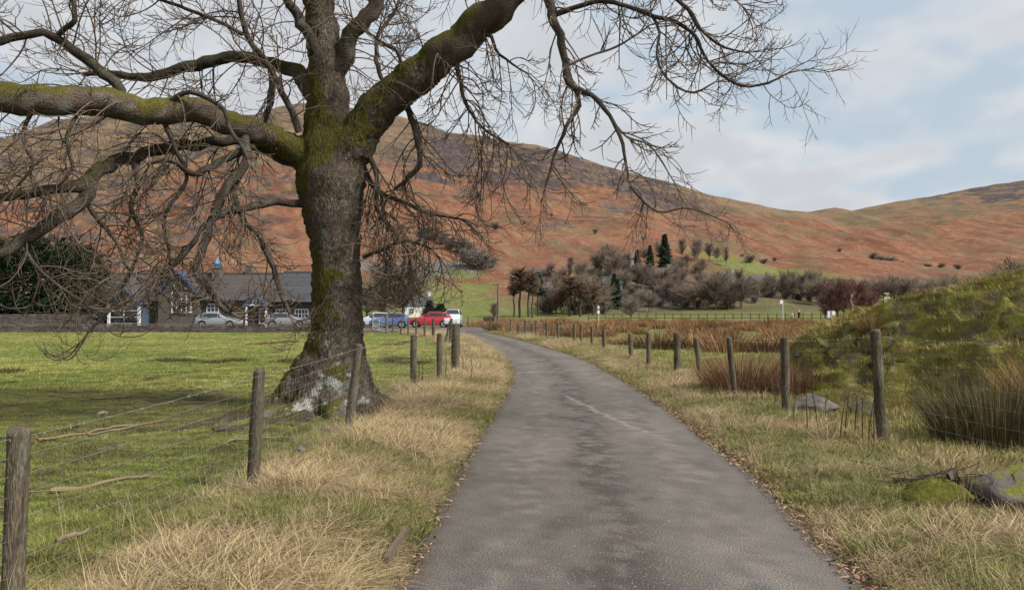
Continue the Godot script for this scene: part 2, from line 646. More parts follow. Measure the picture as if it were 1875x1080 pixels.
func fell_color(p: Vector3, nn: Vector3) -> Color:
	var d := -p.z
	var x := p.x
	var t := (d - 140.0) / 510.0
	var r := ridge_at(x)
	var p1 := na.get_noise_2d(x * 0.22, d * 0.22)
	var p2 := nb.get_noise_2d(x * 0.045, d * 0.045)
	var p3 := nb.get_noise_2d(x * 0.21, d * 0.14)
	# streaks running down the slope to the right
	var st := nb.get_noise_2d((x * 0.371 - d * 0.928) * 0.010, (x * 0.928 + d * 0.371) * 0.10)
	var dash := nb.get_noise_2d((x * 0.371 - d * 0.928) * 0.035 + 40.0, (x * 0.928 + d * 0.371) * 0.22)
	var tan_ := Color(0.245, 0.160, 0.090).lerp(Color(0.165, 0.122, 0.062), sm(-0.3, 0.4, p1 + p2 * 0.6))
	var brk := Color(0.270, 0.115, 0.060).lerp(Color(0.215, 0.092, 0.050), sm(-0.2, 0.5, p2 + p3 * 0.5))
	brk = mix3(brk, Color(0.265, 0.165, 0.088), sm(0.10, 0.42, st) * 0.7)
	brk = mix3(brk, Color(0.36, 0.225, 0.135), sm(0.38, 0.5, dash) * 0.5)
	brk = mix3(brk, Color(0.15, 0.125, 0.065), sm(0.2, 0.5, p1 - p2 * 0.4) * 0.5)
	brk = mix3(brk, Color(0.13, 0.062, 0.034), sm(0.22, 0.5, -st) * 0.5)
	var top := 0.68 + 0.10 * sm(60.0, 260.0, x) + 0.05 * sm(-150.0, 0.0, x) - 0.22 * sm(-120.0, -260.0, x)
	var bracken := sm(0.13, 0.20, t + p2 * 0.04) * (1.0 - sm(top - 0.10, top + 0.10, t + p1 * 0.16 + p3 * 0.05))
	bracken *= 1.0 - 0.5 * sm(0.15, 0.5, p1 * 1.3 + p3 * 0.4 - 0.25 * sm(-300.0, 0.0, x) + 0.1)
	var c := mix3(tan_, brk, bracken)
	# greyer heather and scree on the left fell
	c = mix3(c, Color(0.115, 0.095, 0.078), sm(0.0, 0.35, p2 + p1 * 0.5) * sm(-60.0, -200.0, x) * 0.75)
	# crags under the skyline: dark beds of rock
	var bed := nr.get_noise_3d(x * 0.05, p.y * 0.42, d * 0.03)
	var strata := nb.get_noise_2d(x * 0.02, p.y * 0.17) + p2 * 0.25
	var zone := sm(0.60, 0.70, t + p1 * 0.06) * sm(-115.0, -50.0, x) * (1.0 - sm(105.0, 165.0, x))
	var crag := zone * sm(-0.10, 0.10, strata + bed * 0.12 + p1 * 0.25 + 0.20 - 0.30 * sm(0.94, 1.0, t))
	crag = maxf(crag, sm(0.42, 0.5, t) * (1.0 - sm(0.6, 0.7, t)) * sm(-60.0, -20.0, x) * (1.0 - sm(90.0, 150.0, x)) * sm(0.30, 0.42, strata + p1 * 0.5))
	crag = maxf(crag, sm(0.05, 0.25, nr.get_noise_3d(x * 0.04 + 9.0, p.y * 0.25, d * 0.03) - 0.35) * sm(-60.0, -130.0, x) * sm(0.18, 0.3, t) * 0.9)
	crag = maxf(crag, sm(300.0, 360.0, x) * sm(0.82, 0.9, t) * sm(0.1, 0.4, bed + p1))
	c = mix3(c, Color(0.085, 0.062, 0.060).lerp(Color(0.125, 0.098, 0.092), sm(-0.2, 0.6, p3)), crag)
	# scree fan
	var sc := Vector2((x + 30.0) / 26.0, (d - 262.0) / 17.0).length() + p2 * 0.5
	c = mix3(c, Color(0.17, 0.16, 0.155), sm(1.1, 0.7, sc))
	# pastures on the valley floor
	var past := 1.0 - sm(0.10, 0.15, t + p2 * 0.03)
	past = maxf(past, sm(60.0, 76.0, x + p2 * 6.0) * sm(0.17, 0.2, t) * (1.0 - sm(0.315, 0.33, t + p2 * 0.012)) * (1.0 - sm(100.0, 124.0, x + p2 * 8.0)))
	past = maxf(past, sm(-2.0, -9.0, x + p2 * 6.0) * sm(-52.0, -42.0, x + p2 * 8.0) * (1.0 - sm(0.19, 0.25, t + p2 * 0.06)) * 0.85)
	var gr := Color(0.155, 0.19, 0.04).lerp(Color(0.20, 0.19, 0.06), sm(-0.2, 0.4, p2 + p1))
	c = mix3(c, gr, past)
	var floor_ := sm(10.0, 22.0, x + p2 * 6.0) * sm(178.0, 190.0, d + p2 * 8.0) * (1.0 - sm(255.0, 275.0, d + p2 * 10.0)) * (1.0 - 0.6 * sm(0.0, 0.4, p2 + p1))
	c = mix3(c, Color(0.13, 0.105, 0.06), floor_ * 0.85)
	if d < 142.0:
		c = mix3(Color(0.27, 0.17, 0.10), gr, sm(134.0, 141.0, d + p2 * 5.0))
	# the grey wall line down the far slope
	return c * (1.0 + p3 * 0.26)

func build_fells() -> void:
	var xs := PackedFloat32Array()
	var x := -640.0
	while x < 640.0:
		xs.append(x)
		x += 1.9 if absf(x) < 430.0 else 6.0
	var ds := PackedFloat32Array()
	var d := 126.0
	while d < 760.0:
		ds.append(d)
		d += 1.7 if d < 660.0 else 8.0
	var hf := func(px: float, pz: float) -> float:
		var h := height(px, pz)
		var dd := -pz
		var t := (dd - 140.0) / 510.0
		# rock beds stand out as steps
		if t > 0.55 and t < 1.0 and px > -120.0 and px < 180.0:
			var k := sm(0.6, 0.72, t) * sm(-110.0, -40.0, px) * (1.0 - sm(110.0, 170.0, px)) * (1.0 - sm(0.94, 1.0, t))
			h += k * nr.get_noise_3d(px * 0.05, h * 0.42, dd * 0.03) * 4.5
		elif t > 0.2 and px < -60.0:
			h += sm(-60.0, -130.0, px) * nr.get_noise_2d(px * 0.05, dd * 0.05) * 4.0 * (1.0 - sm(0.8, 1.0, t))
		return h - 0.12 * sm(134.0, 126.0, dd)
	structure("fell", sheet(xs, ds, hf, fell_color), M.fell)

func build_lane() -> void:
	var mb := MB.new()
	var cols := 44
	var rows := 0
	var d := -13.0
	while d < 62.0:
		rows += 1
		var l := look(edge_l, d)
		var r := look(edge_r, d)
		var jl := nb.get_noise_1d(d * 1.3) * 0.07 + nb.get_noise_1d(d * 5.0 + 50.0) * 0.03
		var jr := nb.get_noise_1d(d * 1.1 + 200.0) * 0.07 + nb.get_noise_1d(d * 5.0 + 90.0) * 0.03
		if d > 44.0:
			r += (d - 44.0) * (d - 44.0) * 0.004
			l -= (d - 44.0) * (d - 44.0) * 0.006
		for i in cols + 1:
			var f := float(i) / cols
			var x := lerpf(l + jl - 0.03, r + jr + 0.03, f)
			var q := (f - 0.5) * 2.0
			var y := 0.022 * (1.0 - q * q) + 0.004 + na.get_noise_2d(x * 6.0, d * 6.0) * 0.008
			if i == 0 or i == cols:
				y -= 0.05
			mb.v.append(Vector3(x, y, -d))
			mb.n.append(Vector3(q * 0.015, 1, 0).normalized())
			# mossy, gritty strip between the wheel tracks; paler worn tracks
			var p1 := nb.get_noise_2d(x * 1.3, d * 0.7)
			var p2 := nb.get_noise_2d(x * 2.6 + 7.0, d * 2.6)
			var p3 := na.get_noise_2d(x * 3.0 + 30.0, d * 2.0)
			var base := Color(0.258, 0.226, 0.198).lerp(Color(0.310, 0.274, 0.243), sm(-0.3, 0.4, p3))
			base = mix3(base, Color(0.375, 0.325, 0.292), sm(0.24, 0.06, absf(absf(q) - 0.52 + p1 * 0.05)) * sm(-0.4, 0.3, p2 + p3) * 0.55)
			var strip := sm(0.34, 0.05, absf(q + 0.02 + p1 * 0.16)) * sm(-0.28, 0.3, p2 * 1.3 + p1 * 0.7 + 0.04)
			var c := mix3(base, Color(0.125, 0.101, 0.084), strip * 0.85)
			c = mix3(c, Color(0.10, 0.088, 0.075), sm(0.2, 0.5, p1 + p2 * 0.4) * 0.35)
			c = mix3(c, Color(0.11, 0.075, 0.05), sm(0.86, 1.0, absf(q) + p2 * 0.08) * 0.7)
			# pale seam of an old patch
			var sx := 1.05 + (14.6 - d) * 0.16 + nb.get_noise_1d(d * 2.0 + 9.0) * 0.12
			if d > 10.4 and d < 15.0:
				c = mix3(c, Color(0.52, 0.45, 0.40), sm(0.055, 0.02, absf(x - sx)) * 0.75)
			var s2 := 21.0 + (x - 0.6) * 0.5 + nb.get_noise_1d(x * 2.0) * 0.4
			c = mix3(c, Color(0.47, 0.41, 0.36), sm(0.22, 0.05, absf(d - s2)) * 0.5)
			mb.c.append(c * (1.0 + p2 * 0.22))
		d += 0.06 if d < 14.0 and d > 3.0 else 0.2
	var w := cols + 1
	for j in rows - 1:
		for i in cols:
			var a := j * w + i
			mb.ix.append_array([a, a + w, a + 1, a + 1, a + w, a + w + 1])
	structure("lane", mb.mesh(), M.asphalt)
	# the car park and road in front of the school
	var cp := MB.new()
	var xs := PackedFloat32Array()
	for i in 90:
		xs.append(-75.0 + i * 0.82)
	var ds := PackedFloat32Array()
	for i in 18:
		ds.append(61.4 + i * 1.0)
	var m := sheet(xs, ds, func(x, z): return height(x, z) + 0.04 + 0.02 * (-z - 61.4) / 17.0, func(p, _n): return Color(0.26, 0.215, 0.19) * (1.0 + nb.get_noise_2d(p.x * 0.8, p.z * 0.8) * 0.3))
	structure("car_park", m, M.asphalt)

func knoll_h(x: float, z: float) -> float:
	var k := knoll(x, z)
	if k <= 0.0:
		return 0.0
	var a := sm(0.03, 0.5, k)
	# slanting beds of rock breaking through the turf
	var u := x * 0.55 + z * 0.25
	var bed := nr.get_noise_3d(u * 2.3 + k * 1.5, (k * 2.6 - x * 0.9) * 1.1, z * 0.8)
	var lump := na.get_noise_2d(x * 6.0, z * 6.0) * 0.22 + na.get_noise_2d(x * 20.0, z * 20.0) * 0.08
	var face := sm(1.6, 0.3, k) * 0.6 + 0.4
	# ledges: the beds step down towards the lower left
	var v := k * 2.3 - x * 0.42 + z * 0.15 + na.get_noise_2d(x * 5.0 + 9.0, z * 5.0) * 0.7 + nb.get_noise_2d(x * 1.6, z * 1.6) * 0.16
	var saw := v - floorf(v)
	var ledge := saw * saw * 0.24 - 0.08 if saw < 0.86 else lerpf(0.0975, -0.08, (saw - 0.86) / 0.14)
	var on := sm(-0.25, 0.2, na.get_noise_2d(x * 2.2 + 60.0, z * 2.2) + 0.12)
	return k + a * (bed * 0.22 * face - 0.06 + lump + ledge * on + nb.get_noise_2d(x * 3.4, z * 3.4) * 0.035)

func build_knoll() -> void:
	var xs := PackedFloat32Array()
	var ds := PackedFloat32Array()
	for i in 250:
		xs.append(3.6 + i * (0.045 if i < 170 else 0.12) + (0.0 if i < 170 else -170 * 0.075))
	for i in 200:
		ds.append(6.0 + i * 0.075)
	var hf := func(x: float, z: float) -> float:
		var k := knoll_h(x, z)
		return height(x, z) + k - 0.10 * sm(0.06, 0.0, k)
	var cf := func(p: Vector3, nn: Vector3) -> Color:
		var k := knoll(p.x, p.z)
		var p1 := nb.get_noise_3d(p.x * 1.3, p.y * 1.3, p.z * 1.3)
		var p2 := nb.get_noise_3d(p.x * 5.0, p.y * 5.0, p.z * 5.0)
		var u := p.x * 0.55 + p.z * 0.25
		var bed := nr.get_noise_3d(u * 2.3 + k * 1.5, (k * 2.6 - p.x * 0.9) * 1.1, p.z * 0.8)
		var c := Color(0.27, 0.245, 0.055).lerp(Color(0.175, 0.175, 0.038), sm(-0.3, 0.4, p1))
		c = mix3(c, Color(0.20, 0.145, 0.065), sm(-0.05, 0.4, p2 + p1 * 0.5) * 0.8)
		c = mix3(c, Color(0.15, 0.118, 0.085), sm(0.2, -0.25, bed + p2 * 0.3) * 0.9)
		c = mix3(c, Color(0.22, 0.20, 0.18), sm(0.3, 0.55, p1 - p2 * 0.3 - bed * 0.25) * sm(0.97, 0.8, nn.y) * 0.9)
		return c * (1.0 + p2 * 0.3)
	structure("knoll", sheet(xs, ds, hf, cf), M.rock)

# ------------------------------------------------------------------ smooth bodies from tapered bones (surface nets)
func nets(bones: Array, lo: Vector3, hi: Vector3, cell: float, k: float) -> MB:
	var nx := int((hi.x - lo.x) / cell) + 2
	var ny := int((hi.y - lo.y) / cell) + 2
	var nz := int((hi.z - lo.z) / cell) + 2
	var f := PackedFloat32Array()
	f.resize(nx * ny * nz)
	f.fill(1.0)
	for bone in bones:
		var a: Vector3 = bone[0]
		var b: Vector3 = bone[1]
		var ra: float = bone[2]
		var rb: float = bone[3]
		var g := maxf(ra, rb) + k + cell * 2.0
		var mn := (a.min(b) - Vector3(g, g, g) - lo) / cell
		var mx := (a.max(b) + Vector3(g, g, g) - lo) / cell
		var ab := b - a
		var il := 1.0 / maxf(ab.length_squared(), 1e-9)
		for z in range(maxi(0, int(mn.z)), mini(nz, int(mx.z) + 1)):
			for y in range(maxi(0, int(mn.y)), mini(ny, int(mx.y) + 1)):
				var row := (z * ny + y) * nx
				for x in range(maxi(0, int(mn.x)), mini(nx, int(mx.x) + 1)):
					var p := lo + Vector3(x, y, z) * cell
					var t := clampf((p - a).dot(ab) * il, 0.0, 1.0)
					var d := (p - a - ab * t).length() - lerpf(ra, rb, t)
					var o := f[row + x]
					var h := maxf(k - absf(o - d), 0.0) / k
					f[row + x] = minf(o, d) - h * h * k * 0.25
	var mb := MB.new()
	var id := PackedInt32Array()
	id.resize(f.size())
	id.fill(-1)
	var sy := nx
	var sz := nx * ny
	var off := [0, 1, sy, sy + 1, sz, sz + 1, sz + sy, sz + sy + 1]
	var far := cell * 2.0
	for z in nz - 1:
		for y in ny - 1:
			var row := (z * ny + y) * nx
			for x in nx - 1:
				var at := row + x
				if absf(f[at]) > far:
					continue
				var mask := 0
				for q in 8:
					if f[at + off[q]] < 0.0:
						mask |= 1 << q
				if mask == 0 or mask == 255:
					continue
				var s := Vector3.ZERO
				var cnt := 0
				for q in 8:
					for ax in 3:
						var bit: int = 1 << ax
						if q & bit:
							continue
						var fa := f[at + off[q]]
						var fb := f[at + off[q | bit]]
						if (fa < 0.0) == (fb < 0.0):
							continue
						var w := fa / (fa - fb)
						var pt := Vector3(q & 1, (q >> 1) & 1, (q >> 2) & 1)
						pt[ax] += w
						s += pt
						cnt += 1
				s /= cnt
				var gx := (f[at + 1] - f[at]) + (f[at + 1 + sy] - f[at + sy]) + (f[at + 1 + sz] - f[at + sz]) + (f[at + 1 + sy + sz] - f[at + sy + sz])
				var gy := (f[at + sy] - f[at]) + (f[at + 1 + sy] - f[at + 1]) + (f[at + sy + sz] - f[at + sz]) + (f[at + 1 + sy + sz] - f[at + 1 + sz])
				var gz := (f[at + sz] - f[at]) + (f[at + 1 + sz] - f[at + 1]) + (f[at + sy + sz] - f[at + sy]) + (f[at + 1 + sy + sz] - f[at + 1 + sy])
				id[at] = mb.v.size()
				mb.v.append(lo + (Vector3(x, y, z) + s) * cell)
				mb.n.append(Vector3(gx, gy, gz).normalized())
				mb.c.append(WHITE)
	var steps := [[1, sy, sz], [sy, sz, 1], [sz, 1, sy]]
	for z in range(1, nz - 1):
		for y in range(1, ny - 1):
			var row := (z * ny + y) * nx
			for x in range(1, nx - 1):
				var at := row + x
				if id[at] < 0:
					continue
				for e in steps:
					var inside := f[at] < 0.0
					if inside == (f[at + e[0]] < 0.0):
						continue
					var a := id[at]
					var b := id[at - e[1]]
					var c := id[at - e[1] - e[2]]
					var d := id[at - e[2]]
					if b < 0 or c < 0 or d < 0:
						continue
					if inside:
						mb.ix.append_array([a, c, b, a, d, c])
					else:
						mb.ix.append_array([a, b, c, a, c, d])
	return mb

# ------------------------------------------------------------------ the roadside tree
const BARK := Color(0.225, 0.168, 0.125)
const BARK_GREY := Color(0.33, 0.305, 0.25)
const MOSS := Color(0.165, 0.152, 0.028)
const LICHEN := Color(0.74, 0.73, 0.67)

func bark_color(p: Vector3, nn: Vector3, mossy: float) -> Color:
	var p1 := nb.get_noise_3d(p.x * 1.1, p.y * 0.8, p.z * 1.1)
	var p2 := nb.get_noise_3d(p.x * 6.0, p.y * 3.0, p.z * 6.0)
	var p3 := nb.get_noise_3d(p.x * 14.0 + 5.0, p.y * 14.0, p.z * 14.0)
	var c := mix3(BARK, BARK_GREY, sm(0.0, 0.5, p2 + p1 * 0.6))
	c = mix3(c, Color(0.40, 0.39, 0.33), sm(0.17, 0.36, p3 + p1 * 0.4 + p2 * 0.2) * 0.75)
	c = mix3(c, Color(0.075, 0.052, 0.036), sm(0.2, 0.6, -p2 + p3 * 0.3) * 0.7)
	# moss cushions grow on the weather side and on top of limbs, in ragged patches
	var on := nn.y * 0.55 - nn.x * 0.25 + p1 * 0.9 + p2 * 0.35 + mossy
	c = mix3(c, MOSS.lerp(Color(0.245, 0.205, 0.045), sm(-0.1, 0.4, p3)), sm(0.30, 0.52, on))
	return c

func limb_mesh(f: Array, sides: int, mossy: float) -> MB:
	# f: x, y, z, radius of each joint; smoothed, lumpy and coloured
	var p := PackedVector3Array()
	var r := PackedFloat32Array()
	var n := f.size() / 4
	var k := PackedVector3Array()
	for i in n:
		k.append(Vector3(f[i * 4], f[i * 4 + 1], f[i * 4 + 2]))
	for i in n - 1:
		var a := k[i]
		var b := k[i + 1]
		var pre := k[maxi(i - 1, 0)]
		var post := k[mini(i + 2, n - 1)]
		var seg := maxi(2, int(a.distance_to(b) / 0.09))
		for s in seg:
			var w := float(s) / seg
			p.append(a.cubic_interpolate(b, pre, post, w))
			r.append(lerpf(f[i * 4 + 3], f[i * 4 + 7], w))
	p.append(k[n - 1])
	r.append(f[n * 4 - 1])
	for i in p.size():
		var wob := Vector3(nb.get_noise_2d(p[i].x * 1.6, p[i].y * 1.6), nb.get_noise_2d(p[i].y * 1.6 + 30.0, p[i].z * 1.6), nb.get_noise_2d(p[i].z * 1.6, p[i].x * 1.6 + 60.0))
		p[i] += wob * clampf(0.9 * r[i], 0.02, 0.09)
	var mb := MB.new()
	mb.tube(p, r, sides, WHITE)
	for i in mb.v.size():
		var q := mb.v[i]
		var rr := r[mini(i / sides, r.size() - 1)]
		mb.v[i] = q + mb.n[i] * (nb.get_noise_3d(q.x * 3.0, q.y * 3.0, q.z * 3.0) * 0.22 + nb.get_noise_3d(q.x * 11.0, q.y * 11.0, q.z * 11.0) * 0.10) * minf(rr, 0.14)
		mb.c[i] = bark_color(q, mb.n[i], mossy) * (1.0 if rr > 0.12 else 0.58)
	return mb

func twig(mb: MB, p: Vector3, dir: Vector3, len: float, r: float, droop: float, level: int, col: Color) -> void:
	var low := p.y < 0.6
	var segs := clampi(int(len / 0.08), 3, 12)
	var pts := PackedVector3Array([p])
	var rs := PackedFloat32Array([r])
	var d := dir.normalized()
	var q := p
	var curl := Vector3(rf(-1, 1), rf(-0.6, 0.6), rf(-1, 1)) * 0.24
	for i in segs:
		var f := float(i + 1) / segs
		d += curl * 0.6 + Vector3(rf(-1, 1), rf(-1, 1), rf(-1, 1)) * 0.09
		d.y += -droop * 0.22 if f < 0.62 else 0.17
		if q.y < 1.75 and not low:
			d.y += 0.3
		d = d.normalized()
		q += d * (len / segs)
		pts.append(q)
		rs.append(lerpf(r, r * 0.45, f))
		if level > 0 and f > 0.12 and f < 0.97 and rng.randf() < 0.62:
			var side := d.cross(Vector3(rf(-1, 1), rf(-1, 1), rf(-1, 1))).normalized()
			twig(mb, q, d * 0.75 + side * 0.75, len * rf(0.25, 0.65) * (1.1 - f * 0.5), r * 0.66, droop, level - 1, col)
	mb.tube(pts, rs, 3 if r < 0.011 else 5, col)

func clothe(mb: MB, f: Array, per_m: float, len: float, droop: float, level: int, from := 0.1) -> void:
	var n := f.size() / 4
	for i in n - 1:
		var a := Vector3(f[i * 4], f[i * 4 + 1], f[i * 4 + 2])
		var b := Vector3(f[i * 4 + 4], f[i * 4 + 5], f[i * 4 + 6])
		var l := a.distance_to(b)
		var cnt := int(l * per_m + rng.randf())
		for s in cnt:
			var w := rng.randf()
			if (i + w) / (n - 1) < from:
				continue
			var t := (b - a) / l
			var side := t.cross(Vector3(rf(-1, 1), rf(-1, 1), rf(-1, 1))).normalized()
			var r := lerpf(f[i * 4 + 3], f[i * 4 + 7], w)
			var g := rf(0.7, 1.0)
			twig(mb, a.lerp(b, w) + side * r * 0.6, t * 0.5 + side, len * rf(0.45, 1.15), clampf(r * 0.5, 0.006, 0.012), droop, level, Color(0.125, 0.092, 0.068) * g)
	# the end runs on as twigs
	var e := Vector3(f[n * 4 - 4], f[n * 4 - 3], f[n * 4 - 2])
	var e0 := Vector3(f[n * 4 - 8], f[n * 4 - 7], f[n * 4 - 6])
	for s in 3:
		twig(mb, e, (e - e0).normalized() + Vector3(rf(-1, 1), rf(-1, 1), rf(-1, 1)) * 0.4, len * rf(0.6, 1.0), clampf(f[n * 4 - 1] * 0.8, 0.006, 0.012), droop, level, Color(0.12, 0.088, 0.066))

func build_tree() -> void:
	var tree := thing("bare_tree", "huge mossy leafless tree with lichen splashed trunk beside the left fence", "tree", Vector3.ZERO)
	var trunk := [-2.87, -0.12, -13.00, 0.636, -2.87, 0.19, -13.00, 0.548, -2.86, 0.54, -13.00, 0.513, -2.86, 0.98, -13.00, 0.424, -2.84, 1.42, -13.00, 0.371, -2.84, 2.04, -13.00, 0.354, -2.86, 2.66, -13.00, 0.354, -2.92, 3.19, -13.00, 0.433, -2.94, 3.73, -13.00, 0.513, -2.98, 4.17, -13.00, 0.424, -3.01, 4.62, -13.00, 0.327, -2.99, 5.06, -13.00, 0.300, -3.03, 5.60, -13.00, 0.256, -3.09, 6.14, -13.00, 0.230, -3.16, 6.68, -13.00, 0.212, -3.20, 7.21, -13.00, 0.203]
	var right := [-2.85, 3.68, -13.00, 0.336, -2.58, 4.28, -12.90, 0.307, -2.16, 4.85, -12.80, 0.270, -1.53, 5.29, -12.60, 0.257, -1.18, 5.53, -12.50, 0.238]
	var left := [-3.01, 3.77, -13.00, 0.300, -3.34, 4.12, -12.90, 0.219, -3.76, 4.33, -12.60, 0.171, -4.18, 4.46, -12.30, 0.151]
	var bones := []
	for L in [trunk, right, left]:
		for i in L.size() / 4 - 1:
			bones.append([Vector3(L[i * 4], L[i * 4 + 1], L[i * 4 + 2]), Vector3(L[i * 4 + 4], L[i * 4 + 5], L[i * 4 + 6]), L[i * 4 + 3], L[i * 4 + 7]])
	var o: Vector3 = bones[0][0]
	o.y = 0.0
	for rt in [[-1.35, 0.42, 0.62], [-0.55, 0.8, 0.5], [0.15, 0.75, 0.45], [0.8, 0.35, 0.5], [0.95, -0.3, 0.4], [-0.7, -0.7, 0.5], [0.35, -0.8, 0.45]]:
		var dv := Vector3(rt[0], 0, rt[1])
		bones.append([o + Vector3(dv.x * 0.25, rt[2], dv.z * 0.25), o + Vector3(dv.x * 0.62, 0.08, dv.z * 0.62), 0.34, 0.17])
		bones.append([o + Vector3(dv.x * 0.62, 0.08, dv.z * 0.62), o + Vector3(dv.x * 1.25, -0.06, dv.z * 1.25), 0.17, 0.07])
	var mb := nets(bones, Vector3(o.x - 2.2, -0.15, o.z - 1.5), Vector3(o.x + 2.4, 7.2, o.z + 1.7), 0.034, 0.10)
	# white crustose lichen spots low on the trunk
	var spots := []
	for s in [Vector3(-2.984, 0.458, -12.2), 0.11, Vector3(-2.81, 0.524, -12.2), 0.10, Vector3(-3.041, 0.343, -12.2), 0.10, Vector3(-3.247, 0.153, -12.2), 0.10, Vector3(-3.148, 0.21, -12.2), 0.09, Vector3(-3.288, 0.136, -12.2), 0.06, Vector3(-2.727, 0.475, -12.2), 0.12, Vector3(-2.734, 0.782, -12.3), 0.05, Vector3(-2.858, 0.177, -12.2), 0.05, Vector3(-2.564, 0.181, -12.1), 0.06, Vector3(-2.359, 0.205, -12.1), 0.09, Vector3(-2.279, 0.177, -12.2), 0.06, Vector3(-2.841, 0.943, -12.4), 0.04, Vector3(-2.893, 1.095, -12.4), 0.035, Vector3(-2.959, 0.607, -12.2), 0.06, Vector3(-3.454, 0.153, -12.2), 0.06, Vector3(-2.124, 0.322, -12.4), 0.05, Vector3(-2.304, 0.811, -12.5), 0.03, Vector3(-2.55, 0.599, -12.3), 0.035, Vector3(-3.123, 0.128, -12.2), 0.09]:
		spots.append(s)
	for i in mb.v.size():
		var q := mb.v[i]
		var ridge_ := nr.get_noise_3d(q.x * 9.0, q.y * 2.2, q.z * 9.0)
		mb.v[i] = q + mb.n[i] * (ridge_ * 0.05 + nb.get_noise_3d(q.x * 2.0, q.y * 2.0, q.z * 2.0) * 0.04 + nb.get_noise_3d(q.x * 9.0, q.y * 9.0, q.z * 9.0) * 0.014)
		var mossy := 0.10 + 0.6 * exp(-pow((q.y - 4.35) / 0.55, 2.0)) + 0.12 * sm(4.2, 5.0, q.y)
		mossy += sm(-0.2, -0.8, mb.n[i].x) * 0.5
		var c := bark_color(q, mb.n[i], mossy)
		var j := nb.get_noise_3d(q.x * 13.0, q.y * 13.0, q.z * 13.0)
		for s in range(0, spots.size(), 2):
			var e: Vector3 = q - spots[s]
			var dd: float = Vector2(e.x, e.y).length() + j * 0.04
			var rad: float = spots[s + 1] * 0.68
			if dd < rad and mb.n[i].z > -0.2:
				c = mix3(c, LICHEN, sm(rad, rad * 0.8, dd))
		if q.y < 1.3 and j + nb.get_noise_3d(q.x * 3.0, q.y * 3.0, q.z * 3.0) * 0.6 > 0.55:
			c = mix3(c, LICHEN, 0.7)
		mb.c[i] = c
	part("trunk", mb.mesh(), M.bark, tree)
